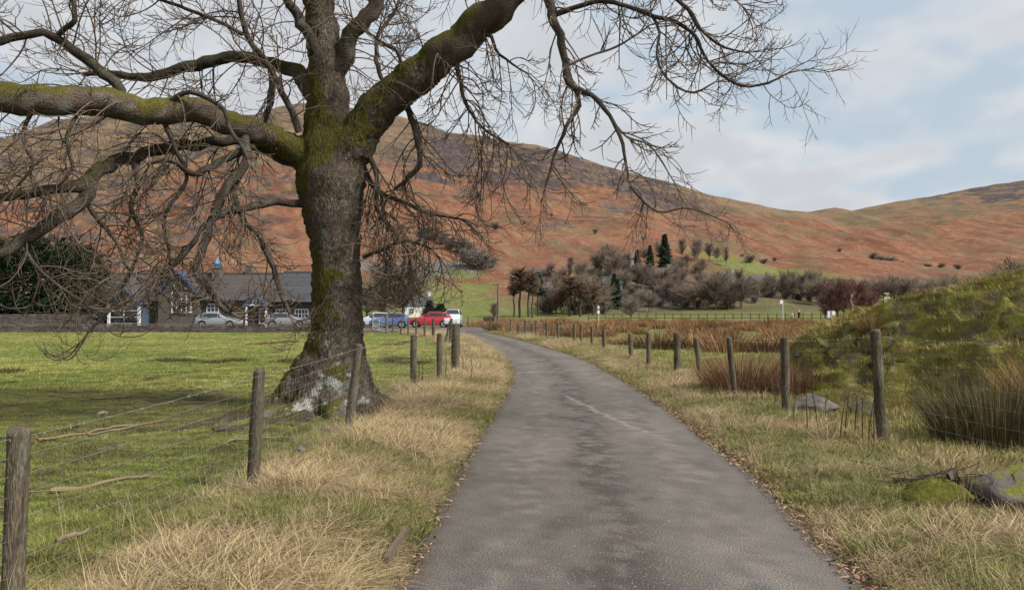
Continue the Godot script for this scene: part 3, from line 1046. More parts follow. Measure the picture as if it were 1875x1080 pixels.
	var limbs := [
		# joints, sides, mossiness, twigs per metre, twig length, droop, forks
		[[-3.90, 4.37, -12.50, 0.178, -4.18, 4.46, -12.30, 0.184, -4.44, 4.53, -12.10, 0.189, -4.78, 4.55, -11.90, 0.186, -5.10, 4.53, -11.70, 0.191, -5.40, 4.55, -11.50, 0.195, -5.69, 4.56, -11.30, 0.207, -5.97, 4.53, -11.10, 0.204, -6.24, 4.48, -10.90, 0.200, -6.49, 4.45, -10.70, 0.204, -6.73, 4.44, -10.50, 0.207, -7.30, 4.43, -10.10, 0.185, -8.12, 4.36, -9.60, 0.131, -8.92, 4.56, -9.20, 0.075], 16, 0.38, 3.0, 1.0, 0.6, 2],
		[[-1.75, 5.15, -12.67, 0.276, -1.18, 5.53, -12.50, 0.272, -0.74, 5.81, -12.30, 0.259, -0.18, 6.24, -12.00, 0.237, 0.18, 6.57, -11.80, 0.209, 0.58, 6.89, -11.60, 0.166, 1.12, 7.23, -11.40, 0.132, 1.87, 7.52, -11.20, 0.091], 16, 0.36, 3.0, 1.0, 0.9, 2],
		[[-3.16, 6.68, -13.00, 0.265, -3.20, 7.21, -13.00, 0.247, -3.26, 7.93, -13.00, 0.212, -3.19, 8.75, -13.00, 0.168, -3.29, 9.65, -13.00, 0.106], 14, 0.1, 4.0, 1.3, 0.1, 2],
		[[-2.93, 5.33, -13.00, 0.230, -2.71, 5.66, -12.90, 0.210, -2.56, 6.07, -12.80, 0.191, -2.20, 6.51, -12.70, 0.173, -1.71, 7.22, -12.60, 0.146, -1.27, 8.04, -12.50, 0.093], 12, 0.1, 3.5, 1.2, 0.4, 2],
		[[-3.07, 5.57, -12.90, 0.132, -3.26, 5.95, -12.70, 0.121, -3.41, 6.26, -12.60, 0.111, -3.52, 6.57, -12.50, 0.093, -3.68, 7.21, -12.40, 0.067], 10, -0.2, 4.0, 1.2, 0.2, 2],
		[[-3.11, 5.00, -13.10, 0.214, -3.41, 5.37, -13.20, 0.197, -3.68, 5.66, -13.30, 0.163, -4.01, 5.76, -13.40, 0.137, -4.57, 5.86, -13.50, 0.128, -5.25, 5.77, -13.50, 0.138, -5.78, 5.64, -13.50, 0.119, -6.27, 5.55, -13.40, 0.100, -6.65, 5.57, -13.30, 0.072, -7.11, 5.53, -13.20, 0.045], 12, 0.15, 4.0, 1.1, 0.1, 2],
		[[-5.60, 4.65, -11.45, 0.109, -5.73, 4.92, -11.40, 0.101, -5.96, 5.13, -11.30, 0.100, -6.20, 5.32, -11.20, 0.091, -6.53, 5.45, -11.10, 0.083, -6.76, 5.38, -11.00, 0.075, -6.99, 5.27, -10.90, 0.082, -7.60, 5.11, -10.70, 0.058], 10, -0.15, 5.0, 1.1, 0.2, 2],
		[[-6.39, 5.40, -11.15, 0.061, -6.23, 5.54, -11.10, 0.053, -6.04, 5.63, -11.00, 0.052, -6.06, 5.89, -11.00, 0.045, -6.11, 6.35, -11.00, 0.030], 8, -0.3, 5.0, 0.9, 0.1, 2],
		[[-3.40, 4.42, -12.70, 0.086, -3.48, 4.73, -12.60, 0.077, -3.59, 5.01, -12.50, 0.068, -3.83, 5.48, -12.40, 0.059, -4.10, 5.88, -12.30, 0.059, -4.18, 6.36, -12.20, 0.050, -4.33, 6.87, -12.20, 0.033], 8, -0.3, 5.0, 1.1, 0.1, 2],
		[[-4.14, 5.86, -12.30, 0.042, -4.55, 6.05, -12.20, 0.041, -4.91, 6.21, -12.20, 0.041, -5.38, 6.34, -12.10, 0.033, -5.95, 6.57, -12.10, 0.025], 7, -0.4, 6.0, 1.0, 0.2, 2],
		[[-4.01, 5.74, -13.40, 0.091, -3.99, 5.33, -13.30, 0.081, -4.00, 4.98, -13.20, 0.072, -4.08, 4.71, -13.20, 0.045], 8, -0.2, 3.0, 0.8, 0.7, 2],
		# the lower left limb and its fork
		[[-3.37, 4.01, -13.10, 0.178, -3.88, 4.19, -13.00, 0.150, -4.35, 4.29, -12.80, 0.113, -4.62, 4.28, -12.60, 0.103, -5.02, 4.19, -12.30, 0.109, -5.26, 4.09, -12.10, 0.115, -5.66, 3.89, -11.90, 0.129, -5.89, 3.71, -11.70, 0.135, -6.10, 3.48, -11.50, 0.149, -6.30, 3.36, -11.30, 0.100, -6.52, 3.29, -11.20, 0.091, -6.97, 3.15, -10.90, 0.082, -7.64, 3.04, -10.60, 0.058], 12, 0.2, 3.5, 1.0, 0.8, 2],
		[[-6.05, 3.53, -11.55, 0.126, -6.10, 3.31, -11.50, 0.133, -6.16, 3.08, -11.40, 0.124, -6.39, 2.88, -11.20, 0.122, -6.65, 2.65, -11.00, 0.120, -6.89, 2.37, -10.80, 0.095, -7.34, 2.10, -10.60, 0.072], 12, -0.3, 3.0, 0.9, 0.5, 2],
		# drooping boughs left of the trunk
		[[-4.08, 4.33, -12.30, 0.100, -4.04, 3.93, -12.10, 0.099, -4.17, 3.56, -12.00, 0.098, -4.36, 3.20, -11.90, 0.097, -4.46, 2.85, -11.80, 0.088, -4.54, 2.49, -11.70, 0.080, -4.57, 2.16, -11.60, 0.071, -4.33, 1.93, -11.50, 0.070, -4.17, 1.69, -11.40, 0.062, -3.97, 1.57, -11.40, 0.031], 9, -0.25, 5.0, 0.9, 0.6, 2],
		[[-3.29, 3.33, -12.80, 0.096, -3.59, 3.33, -12.60, 0.086, -3.95, 3.22, -12.30, 0.075, -4.33, 3.07, -12.00, 0.065, -4.56, 2.81, -11.80, 0.056, -4.80, 2.39, -11.60, 0.047, -5.07, 2.07, -11.50, 0.031], 8, -0.2, 6.0, 0.9, 0.6, 2],
		[[-3.96, 4.21, -12.40, 0.093, -4.24, 4.01, -12.20, 0.083, -4.65, 3.72, -12.00, 0.073, -4.77, 3.64, -11.90, 0.065, -5.04, 3.81, -11.80, 0.048, -5.33, 3.75, -11.70, 0.032], 8, 0.0, 5.0, 0.9, 0.6, 2],
		[[-5.02, 4.60, -11.70, 0.056, -4.88, 4.73, -11.60, 0.055, -4.70, 4.79, -11.60, 0.047, -4.42, 4.69, -11.60, 0.047, -4.18, 4.53, -11.60, 0.047, -4.06, 4.25, -11.50, 0.047, -3.91, 4.02, -11.50, 0.039, -3.77, 3.76, -11.40, 0.031], 7, -0.3, 4.0, 0.7, 0.6, 1],
		[[-4.11, 3.83, -12.10, 0.074, -4.22, 3.43, -12.20, 0.075, -4.09, 3.01, -12.20, 0.066, -3.77, 2.67, -12.10, 0.066, -3.57, 2.25, -12.00, 0.057, -3.42, 1.84, -11.90, 0.049, -3.27, 1.56, -11.80, 0.032], 8, -0.3, 5.0, 0.9, 0.6, 2],
		[[-5.66, 3.87, -11.90, 0.057, -5.53, 3.53, -11.80, 0.048, -5.56, 3.11, -11.70, 0.048, -5.35, 2.71, -11.60, 0.039, -5.38, 2.38, -11.50, 0.031, -5.52, 1.99, -11.40, 0.031, -5.63, 1.68, -11.30, 0.031, -5.92, 1.30, -11.20, 0.023], 7, -0.4, 6.0, 0.9, 0.5, 2],
		[[-6.17, 3.40, -11.50, 0.055, -6.07, 3.02, -11.60, 0.047, -5.75, 2.63, -11.60, 0.039, -5.46, 2.15, -11.50, 0.031, -4.94, 1.83, -11.40, 0.023], 7, -0.4, 6.0, 0.9, 0.5, 2],
		[[-6.80, 2.57, -11.00, 0.045, -6.51, 2.27, -10.90, 0.037, -6.15, 1.97, -10.80, 0.029, -5.71, 1.67, -10.80, 0.022], 6, -0.4, 7.0, 0.9, 0.4, 2],
		[[-5.09, 4.38, -11.70, 0.056, -4.97, 4.02, -11.80, 0.048, -4.85, 3.55, -11.90, 0.040, -5.17, 2.98, -11.90, 0.040, -5.08, 2.49, -11.90, 0.032], 7, -0.4, 6.0, 0.9, 0.6, 2],
		[[-5.97, 4.41, -11.10, 0.045, -6.14, 4.00, -11.00, 0.037, -6.06, 3.55, -11.00, 0.030, -6.30, 3.23, -10.90, 0.022], 6, -0.4, 6.0, 0.9, 0.6, 2],
		[[-6.47, 4.34, -10.80, 0.044, -6.56, 3.94, -10.70, 0.036, -6.35, 3.55, -10.60, 0.029, -6.56, 3.26, -10.60, 0.022], 6, -0.4, 6.0, 0.9, 0.6, 2],
		# right of the trunk
		[[-1.76, 5.07, -12.70, 0.086, -1.67, 4.85, -12.70, 0.078, -1.54, 4.56, -12.70, 0.069, -1.51, 4.24, -12.70, 0.069, -1.45, 3.91, -12.70, 0.060, -1.61, 3.74, -12.70, 0.052, -1.84, 3.55, -12.70, 0.035], 8, -0.25, 5.0, 0.9, 0.9, 2],
		[[-2.37, 4.37, -12.90, 0.070, -2.25, 3.96, -12.80, 0.061, -2.13, 3.63, -12.70, 0.052, -2.14, 3.24, -12.70, 0.043, -1.91, 2.89, -12.60, 0.034, -1.69, 2.63, -12.60, 0.026], 7, -0.3, 7.0, 1.0, 0.9, 2],
		[[-2.44, 3.98, -12.90, 0.070, -2.19, 3.55, -13.00, 0.062, -1.75, 3.37, -13.00, 0.044, -1.31, 3.19, -13.00, 0.035, -0.86, 3.11, -13.00, 0.027], 7, -0.3, 6.0, 0.9, 0.8, 2],
		[[-0.91, 5.59, -12.40, 0.067, -0.82, 5.22, -12.30, 0.050, -0.74, 4.88, -12.30, 0.042, -0.48, 4.43, -12.20, 0.033, -0.06, 4.14, -12.20, 0.025], 6, -0.3, 7.0, 0.9, 0.9, 2],
		[[-2.09, 5.30, -12.90, 0.053, -2.20, 5.69, -13.00, 0.053, -2.17, 6.17, -13.10, 0.045, -1.91, 6.58, -13.10, 0.036, -1.77, 7.08, -13.10, 0.027], 6, -0.3, 5.0, 0.8, 0.1, 2],
		[[-1.69, 5.27, -12.50, 0.042, -1.80, 5.63, -12.40, 0.042, -2.10, 5.84, -12.40, 0.034, -2.34, 5.98, -12.30, 0.025], 6, -0.3, 5.0, 0.7, 0.1, 2],
		[[-2.32, 2.45, -12.50, 0.051, -2.00, 2.57, -12.40, 0.042, -1.67, 2.70, -12.40, 0.034, -1.24, 2.56, -12.30, 0.025], 6, -0.3, 7.0, 0.9, 0.5, 2],
		# the long hanging branch over the lane
		[[0.38, 6.73, -11.70, 0.127, 0.53, 6.29, -11.50, 0.102, 0.58, 5.93, -11.40, 0.093, 0.59, 5.68, -11.30, 0.092, 0.71, 5.51, -11.30, 0.085, 0.74, 5.16, -11.30, 0.077, 0.82, 4.77, -11.20, 0.069, 0.94, 4.70, -11.20, 0.061, 1.17, 4.56, -11.10, 0.045, 1.35, 4.30, -11.10, 0.038, 1.51, 3.98, -11.00, 0.037, 1.56, 3.60, -11.00, 0.030, 1.68, 3.25, -11.00, 0.022, 1.98, 2.95, -10.90, 0.022, 2.33, 3.00, -10.90, 0.015, 2.62, 2.94, -10.90, 0.015, 2.88, 2.82, -10.80, 0.012], 8, -0.4, 4.5, 0.75, 0.7, 2],
		[[0.90, 4.70, -11.20, 0.053, 0.94, 4.48, -11.20, 0.046, 0.76, 4.18, -11.20, 0.038, 0.59, 3.80, -11.30, 0.031, 0.50, 3.45, -11.30, 0.023, 0.42, 3.14, -11.30, 0.015], 6, -0.4, 5.0, 0.7, 0.9, 2],
		[[0.61, 5.85, -11.40, 0.062, 0.98, 5.93, -11.30, 0.046, 1.33, 5.96, -11.20, 0.046, 1.62, 5.84, -11.10, 0.045, 1.89, 5.72, -11.00, 0.045, 2.23, 5.56, -10.90, 0.037, 2.47, 5.32, -10.80, 0.037, 2.60, 5.06, -10.80, 0.029, 2.81, 4.77, -10.70, 0.029, 3.09, 4.61, -10.70, 0.022, 3.40, 4.63, -10.60, 0.022, 3.64, 4.75, -10.60, 0.014], 7, -0.4, 6.0, 0.85, 0.3, 2],
		[[1.96, 5.68, -11.00, 0.030, 2.04, 5.44, -11.00, 0.030, 2.00, 5.06, -11.00, 0.022, 2.20, 4.76, -11.00, 0.022, 2.48, 4.58, -10.90, 0.022, 2.78, 4.73, -10.90, 0.015], 6, -0.5, 5.0, 0.6, 0.4, 1],
		[[0.76, 5.08, -11.30, 0.031, 1.10, 5.23, -11.30, 0.023, 1.49, 5.35, -11.30, 0.023, 1.94, 5.62, -11.20, 0.015], 5, -0.5, 5.0, 0.6, 0.3, 1],
		[[1.83, 6.35, -11.00, 0.045, 2.11, 6.01, -10.90, 0.037, 2.39, 5.67, -10.80, 0.037, 2.58, 5.33, -10.70, 0.029, 2.87, 5.15, -10.70, 0.022, 3.14, 5.04, -10.60, 0.014], 6, -0.5, 6.0, 0.8, 0.3, 2],
		[[1.42, 7.11, -11.30, 0.077, 1.62, 6.62, -11.10, 0.060, 1.83, 6.35, -11.00, 0.045, 2.33, 6.16, -10.90, 0.030, 2.90, 5.89, -10.80, 0.022], 7, -0.4, 5.0, 0.9, 0.2, 2],
		[[1.35, 4.28, -11.10, 0.030, 1.62, 4.05, -11.20, 0.023, 1.93, 3.93, -11.20, 0.023, 2.16, 3.59, -11.20, 0.015, 2.31, 3.32, -11.20, 0.015], 5, -0.5, 6.0, 0.6, 0.6, 1],
		[[-0.56, 5.94, -12.20, 0.075, -0.31, 5.71, -12.00, 0.041, -0.18, 5.43, -11.90, 0.032, 0.18, 5.18, -11.90, 0.016], 6, -0.3, 6.0, 0.7, 0.7, 2],
	]
	for L in limbs:
		var f: Array = L[0]
		if L[1] < 16:
			for i in f.size() / 4:
				f[i * 4 + 3] *= 0.9 if L[1] == 14 else 0.74
		var b := part("branch", limb_mesh(f, L[1], L[2]).mesh(), M.limb_bark if f[3] > 0.03 else M.twig, tree)
		var tw := MB.new()
		var hung: bool = L[5] >= 0.5 and f[0] < -3.0 and L[1] < 10
		clothe(tw, f, L[3] * (1.25 if hung else 1.6), L[4] * (1.2 if hung or f[0] > 0.3 else 1.5), L[5], L[6], 0.12)
		part("twigs", tw.mesh(), M.twig, b).set_meta("kind", "stuff")
	# surface roots running out through the turf on the left
	for R in [[-3.48, 0.11, -12.60, 0.171, -3.73, 0.08, -12.30, 0.125, -4.01, 0.03, -11.90, 0.105, -4.19, -0.02, -11.50, 0.086, -4.34, -0.05, -11.10, 0.053, -4.71, -0.08, -10.90, 0.022], [-3.04, -0.03, -11.90, 0.113, -3.38, -0.06, -11.40, 0.085, -3.67, -0.10, -10.90, 0.059, -3.93, -0.09, -10.60, 0.029], [-2.13, 0.18, -12.70, 0.121, -2.00, 0.20, -13.10, 0.089, -1.87, 0.20, -13.60, 0.046]]:
		for i in R.size() / 4:
			R[i * 4 + 1] = height(R[i * 4], R[i * 4 + 2]) + R[i * 4 + 3] * 0.25
		part("root", limb_mesh(R, 10, 0.05).mesh(), M.limb_bark, tree)

# ------------------------------------------------------------------ stock fences
func post_mesh(h: float, r: float, col: Color, square := false) -> ArrayMesh:
	var mb := MB.new()
	if square:
		mb.box(Vector3(0, h * 0.5 - 0.1, 0), Vector3(r * 2.0, h + 0.2, r * 2.0), col)
		return mb.mesh()
	mb.lathe(PackedVector2Array([Vector2(r * 1.04, -0.25), Vector2(r * 1.03, 0.0), Vector2(r * 1.02, h * 0.16), Vector2(r * 1.02, h * 0.33), Vector2(r, h * 0.5), Vector2(r, h * 0.66), Vector2(r * 0.99, h * 0.83), Vector2(r * 0.98, h - 0.02), Vector2(r * 0.86, h), Vector2(0.001, h + 0.008)]), 14, col)
	for i in mb.v.size():
		var q := mb.v[i]
		var k := nb.get_noise_3d(q.x * 9.0 + h * 31.0, q.y * 1.5, q.z * 9.0)
		mb.v[i].x += q.x * k * 0.28
		mb.v[i].z += q.z * k * 0.28
		if q.y > h - 0.03:
			mb.v[i].y += nb.get_noise_3d(q.x * 12.0 + h * 7.0, 0.0, q.z * 12.0) * 0.035
		var lich := nb.get_noise_3d(q.x * 9.0 + 3.0, q.y * 4.0 + h * 17.0, q.z * 9.0)
		mb.c[i] = mix3(col * 1.2, Color(0.13, 0.135, 0.06), sm(0.0, 0.4, nb.get_noise_3d(q.x * 3.0, q.y * 2.0 + h * 9.0, q.z * 3.0)) * 0.75)
		mb.c[i] = mix3(mb.c[i], Color(0.09, 0.065, 0.045), sm(0.05, 0.4, lich) * 0.7)
		mb.c[i] = mix3(mb.c[i], Color(0.33, 0.32, 0.27), sm(0.15, 0.4, -lich) * 0.5)
	return mb.mesh()

func build_fences() -> void:
	var grey := Color(0.205, 0.165, 0.115)
	var brown := Color(0.185, 0.15, 0.108)
	# x, z, height, radius, lean x, lean z
	var left := [
		[-5.0, 6.0, 1.05, 0.055, 0.0, 0.0], [-3.9, 1.2, 1.05, 0.055, 0.0, 0.0], [-3.3, -1.8, 1.02, 0.055, 0.0, 0.0],
		[-2.82, -4.56, 0.98, 0.06, 0.03, 0.0], [-2.36, -7.34, 1.08, 0.056, 0.05, 0.02], [-2.18, -10.74, 1.16, 0.056, 0.13, 0.0],
		[-2.14, -17.47, 1.10, 0.072, 0.0, 0.0], [-1.68, -18.57, 1.04, 0.062, 0.0, 0.0], [-1.44, -20.33, 1.18, 0.10, 0.02, 0.0],
		[-1.75, -26.0, 1.1, 0.06, 0.0, 0.0], [-2.25, -32.0, 1.1, 0.06, 0.02, 0.0],
		[-2.88, -37.41, 1.25, 0.07, 0.05, 0.0]]
	fence("stock_fence", "post and wire stock fence along the left verge, close by the big tree", left, brown, true)
	var back := [[-2.88, -37.41, 1.25, 0.07, 0.05, 0.0], [-3.27, -39.28, 1.15, 0.06, 0.24, 0.0], [-4.62, -47.12, 1.2, 0.09, 0.0, 0.0], [-5.41, -49.60, 1.15, 0.06, 0.02, 0.0], [-6.11, -51.22, 1.2, 0.055, 0.0, 0.0], [-6.85, -52.94, 1.15, 0.055, 0.02, 0.0], [-7.61, -54.79, 1.15, 0.055, 0.12, 0.0], [-8.36, -56.09, 1.15, 0.055, 0.04, 0.0], [-8.96, -57.46, 1.3, 0.10, 0.0, 0.0]]
	fence("stock_fence", "row of thin posts closing the field in front of the parked cars", back.slice(1), Color(0.20, 0.155, 0.11), false)
	var right := [
		[5.3, 9.0, 1.3, 0.055, 0.0, 0.0], [4.95, 1.5, 1.3, 0.055, 0.0, 0.0], [4.75, -3.6, 1.32, 0.055, 0.0, 0.0], [4.6, -6.9, 1.33, 0.055, 0.0, 0.0],
		[4.39, -9.53, 1.34, 0.062, -0.08, 0.0], [4.17, -12.23, 1.17, 0.062, -0.02, 0.0], [4.03, -14.57, 1.06, 0.055, -0.09, 0.0],
		[4.08, -17.35, 0.98, 0.058, -0.11, 0.0], [4.15, -20.16, 1.02, 0.085, -0.01, 0.0], [3.75, -22.04, 0.96, 0.065, 0.0, 0.0],
		[3.93, -26.49, 0.82, 0.07, -0.03, 0.0], [3.75, -32.74, 0.8, 0.075, 0.0, 0.0], [3.66, -36.82, 0.85, 0.06, 0.0, 0.0], [3.32, -38.63, 0.9, 0.06, 0.0, 0.0], [3.13, -40.28, 0.95, 0.075, 0.0, 0.0],
		[2.46, -42.84, 0.95, 0.065, 0.0, 0.0], [1.95, -45.31, 0.95, 0.06, 0.0, 0.0], [1.45, -48.09, 1.0, 0.06, 0.0, 0.0], [0.83, -50.13, 1.0, 0.06, 0.0, 0.0], [-0.10, -56.09, 1.0, 0.06, 0.0, 0.0], [-1.76, -65.44, 1.0, 0.06, 0.0, 0.0], [-4.29, -78.52, 1.1, 0.06, 0.0, 0.0]]
	fence("stock_fence", "post and wire stock fence along the right verge below the mossy knoll", right, grey, true)
	# the strainer's second post, leaning stake
	# galvanised field gate beside the parked blue car
	var gp := Vector3(0, 0, 0)
	var g := thing("field_gate", "pale galvanised field gate in front of the parked blue car", "gate", gp)
	var a := Vector3(-8.997, 0, -57.461)
	var b := Vector3(-11.682, 0, -67.306)
	var steel := Color(0.42, 0.43, 0.43)
	a.y = height(a.x, a.z)
	b.y = height(b.x, b.z)
	for k in 5:
		var mb := MB.new()
		var y: float = [0.12, 0.32, 0.54, 0.8, 1.1][k]
		mb.tube(PackedVector3Array([a + Vector3.UP * y, b + Vector3.UP * y]), PackedFloat32Array([0.028, 0.028]), 8, steel)
		part("bar", mb.mesh(), M.plain, g)
	for w in [0.0, 0.5, 1.0]:
		var mb := MB.new()
		var p := a.lerp(b, w)
		mb.tube(PackedVector3Array([p + Vector3.UP * 0.1, p + Vector3.UP * 1.13]), PackedFloat32Array([0.03, 0.03]), 8, steel)
		part("upright", mb.mesh(), M.plain, g)
	for p in [a + (a - b).normalized() * 0.12, b + (b - a).normalized() * 0.12]:
		var pp := part("gate_post", post_mesh(1.3, 0.09, Color(0.30, 0.27, 0.22)), M.wood, g, p)
		pp.set_meta("kind", "thing")

func fence(called: String, label: String, posts: Array, col: Color, netted: bool) -> void:
	var f := thing(called, label, "fence")
	var tops := []
	var feet := []
	for q in posts:
		var at := spot(q[0], q[1])
		var p := part("post", post_mesh(q[2], q[3], col * rf(0.85, 1.2)), M.wood, f, at)
		p.rotation = Vector3(q[5], rf(0, TAU), 0)
		p.basis = Basis(Vector3.BACK, -atan2(q[4], q[2])) * p.basis
		feet.append(at)
		tops.append(at + Vector3(q[4], q[2], q[5]))
	var steel := Color(0.36, 0.345, 0.32)
	var levels := [0.90, 0.79, 0.66, 0.52, 0.39, 0.27, 0.17, 0.07]
	var near := netted
	var runs := [[]]
	for k in levels.size():
		runs.append([])
	for i in posts.size() - 1:
		var side := Vector3(0.0, 0, 0)
		var span: float = feet[i].distance_to(feet[i + 1])
		var n := maxi(3, int(span / 0.45))
		for s in n + (1 if i == posts.size() - 2 else 0):
			var w := float(s) / n
			var foot: Vector3 = feet[i].lerp(feet[i + 1], w)
			var top: Vector3 = tops[i].lerp(tops[i + 1], w)
			var sag := 4.0 * w * (1.0 - w)
			runs[0].append(foot.lerp(top, 0.95) - Vector3.UP * sag * 0.02)
			for k in levels.size():
				runs[k + 1].append(foot.lerp(top, levels[k] * 0.93) + Vector3(rf(-1, 1), rf(-1, 1), rf(-1, 1)) * 0.008 - Vector3.UP * sag * 0.012)
	var mb := MB.new()
	var thick := 0.0026 if netted else 0.004
	if netted:
		var pts := PackedVector3Array(runs[0])
		var rr := PackedFloat32Array()
		for p in pts:
			rr.append(clampf(absf(p.z) * 0.00009, 0.0016, 0.004))
		mb.tube(pts, rr, 4, steel)
		# barbs
		for i in pts.size() - 1:
			if absf(pts[i].z) > 16.0:
				continue
			var l := pts[i].distance_to(pts[i + 1])
			for s in int(l / 0.11):
				var p := pts[i].lerp(pts[i + 1], (s + 0.5) / int(l / 0.11))
				for k in 2:
					var d := Vector3(rf(-1, 1), rf(-1, 1), rf(-1, 1)).normalized() * 0.016
					mb.tube(PackedVector3Array([p - d, p + d]), PackedFloat32Array([0.0016, 0.0012]), 3, steel)
		part("barbed_wire", mb.mesh(), M.wire, f)
	for k in range(1, runs.size() if netted else 3):
		var lw := MB.new()
		var pts := PackedVector3Array(runs[k])
		var rr := PackedFloat32Array()
		for p in pts:
			rr.append(clampf(absf(p.z) * 0.00009, 0.0013, 0.003))
		lw.tube(pts, rr, 4, steel * 0.9)
		part("line_wire", lw.mesh(), M.wire, f)
	if netted:
		for i in posts.size() - 1:
			var a: Vector3 = feet[i]
			var b: Vector3 = feet[i + 1]
			var dm := minf(absf(a.z), absf(b.z))
			if a.z > -2.0 or dm > 16.0:
				continue
			var span := a.distance_to(b)
			var n := int(span / (0.17 if dm < 9.0 else 0.24))
			for s in range(1, n):
				var w := float(s) / n
				var foot: Vector3 = a.lerp(b, w)
				var top: Vector3 = tops[i].lerp(tops[i + 1], w)
				var st := MB.new()
				var lean := Vector3(rf(-1, 1), 0, rf(-1, 1)) * 0.015
				st.tube(PackedVector3Array([foot.lerp(top, levels[7] * 0.93), foot.lerp(top, 0.45) + lean, foot.lerp(top, levels[0] * 0.93)]), PackedFloat32Array([0.0011, 0.0011, 0.0011]), 3, steel * 0.9)
				part("stay_wire", st.mesh(), M.wire, f)

# ------------------------------------------------------------------ the school
func gable(mb: MB, x0: float, x1: float, y0: float, y1: float, z: float, col: Color) -> void:
	mb.tri(Vector3(x0, y0, z), Vector3(x1, y0, z), Vector3((x0 + x1) * 0.5, y1, z), col)

# a window with its frame, bars and panes; faces +z
func window_at(parent: Node3D, ce: Vector3, w: float, h: float, cols: int, rows: int, white: Color) -> void:
	var fr := MB.new()
	var t := 0.09
	fr.box(ce + Vector3(0, h * 0.5, 0.03), Vector3(w + t, t, 0.08), white)
	fr.box(ce - Vector3(0, h * 0.5, -0.03), Vector3(w + t, t, 0.1), white)
	for s in [-0.5, 0.5]:
		fr.box(ce + Vector3(w * s, 0, 0.03), Vector3(t, h - t, 0.076), white)
	var win := part("window", fr.mesh(), M.plain, parent)
	for i in range(1, cols):
		var b := MB.new()
		b.box(ce + Vector3(-w * 0.5 + w * i / cols, 0, 0.028), Vector3(0.055, h - t, 0.05), white)
		part("glazing_bar", b.mesh(), M.plain, win)
	for j in range(1, rows):
		var b := MB.new()
		b.box(ce + Vector3(0, -h * 0.5 + h * j / rows, 0.026), Vector3(w - t, 0.055, 0.046), white)
		part("glazing_bar", b.mesh(), M.plain, win)
	var gl := MB.new()
	gl.box(ce + Vector3(0, 0, 0.004), Vector3(w - t, h - t, 0.01), WHITE)
	part("pane", gl.mesh(), M.glass, win)

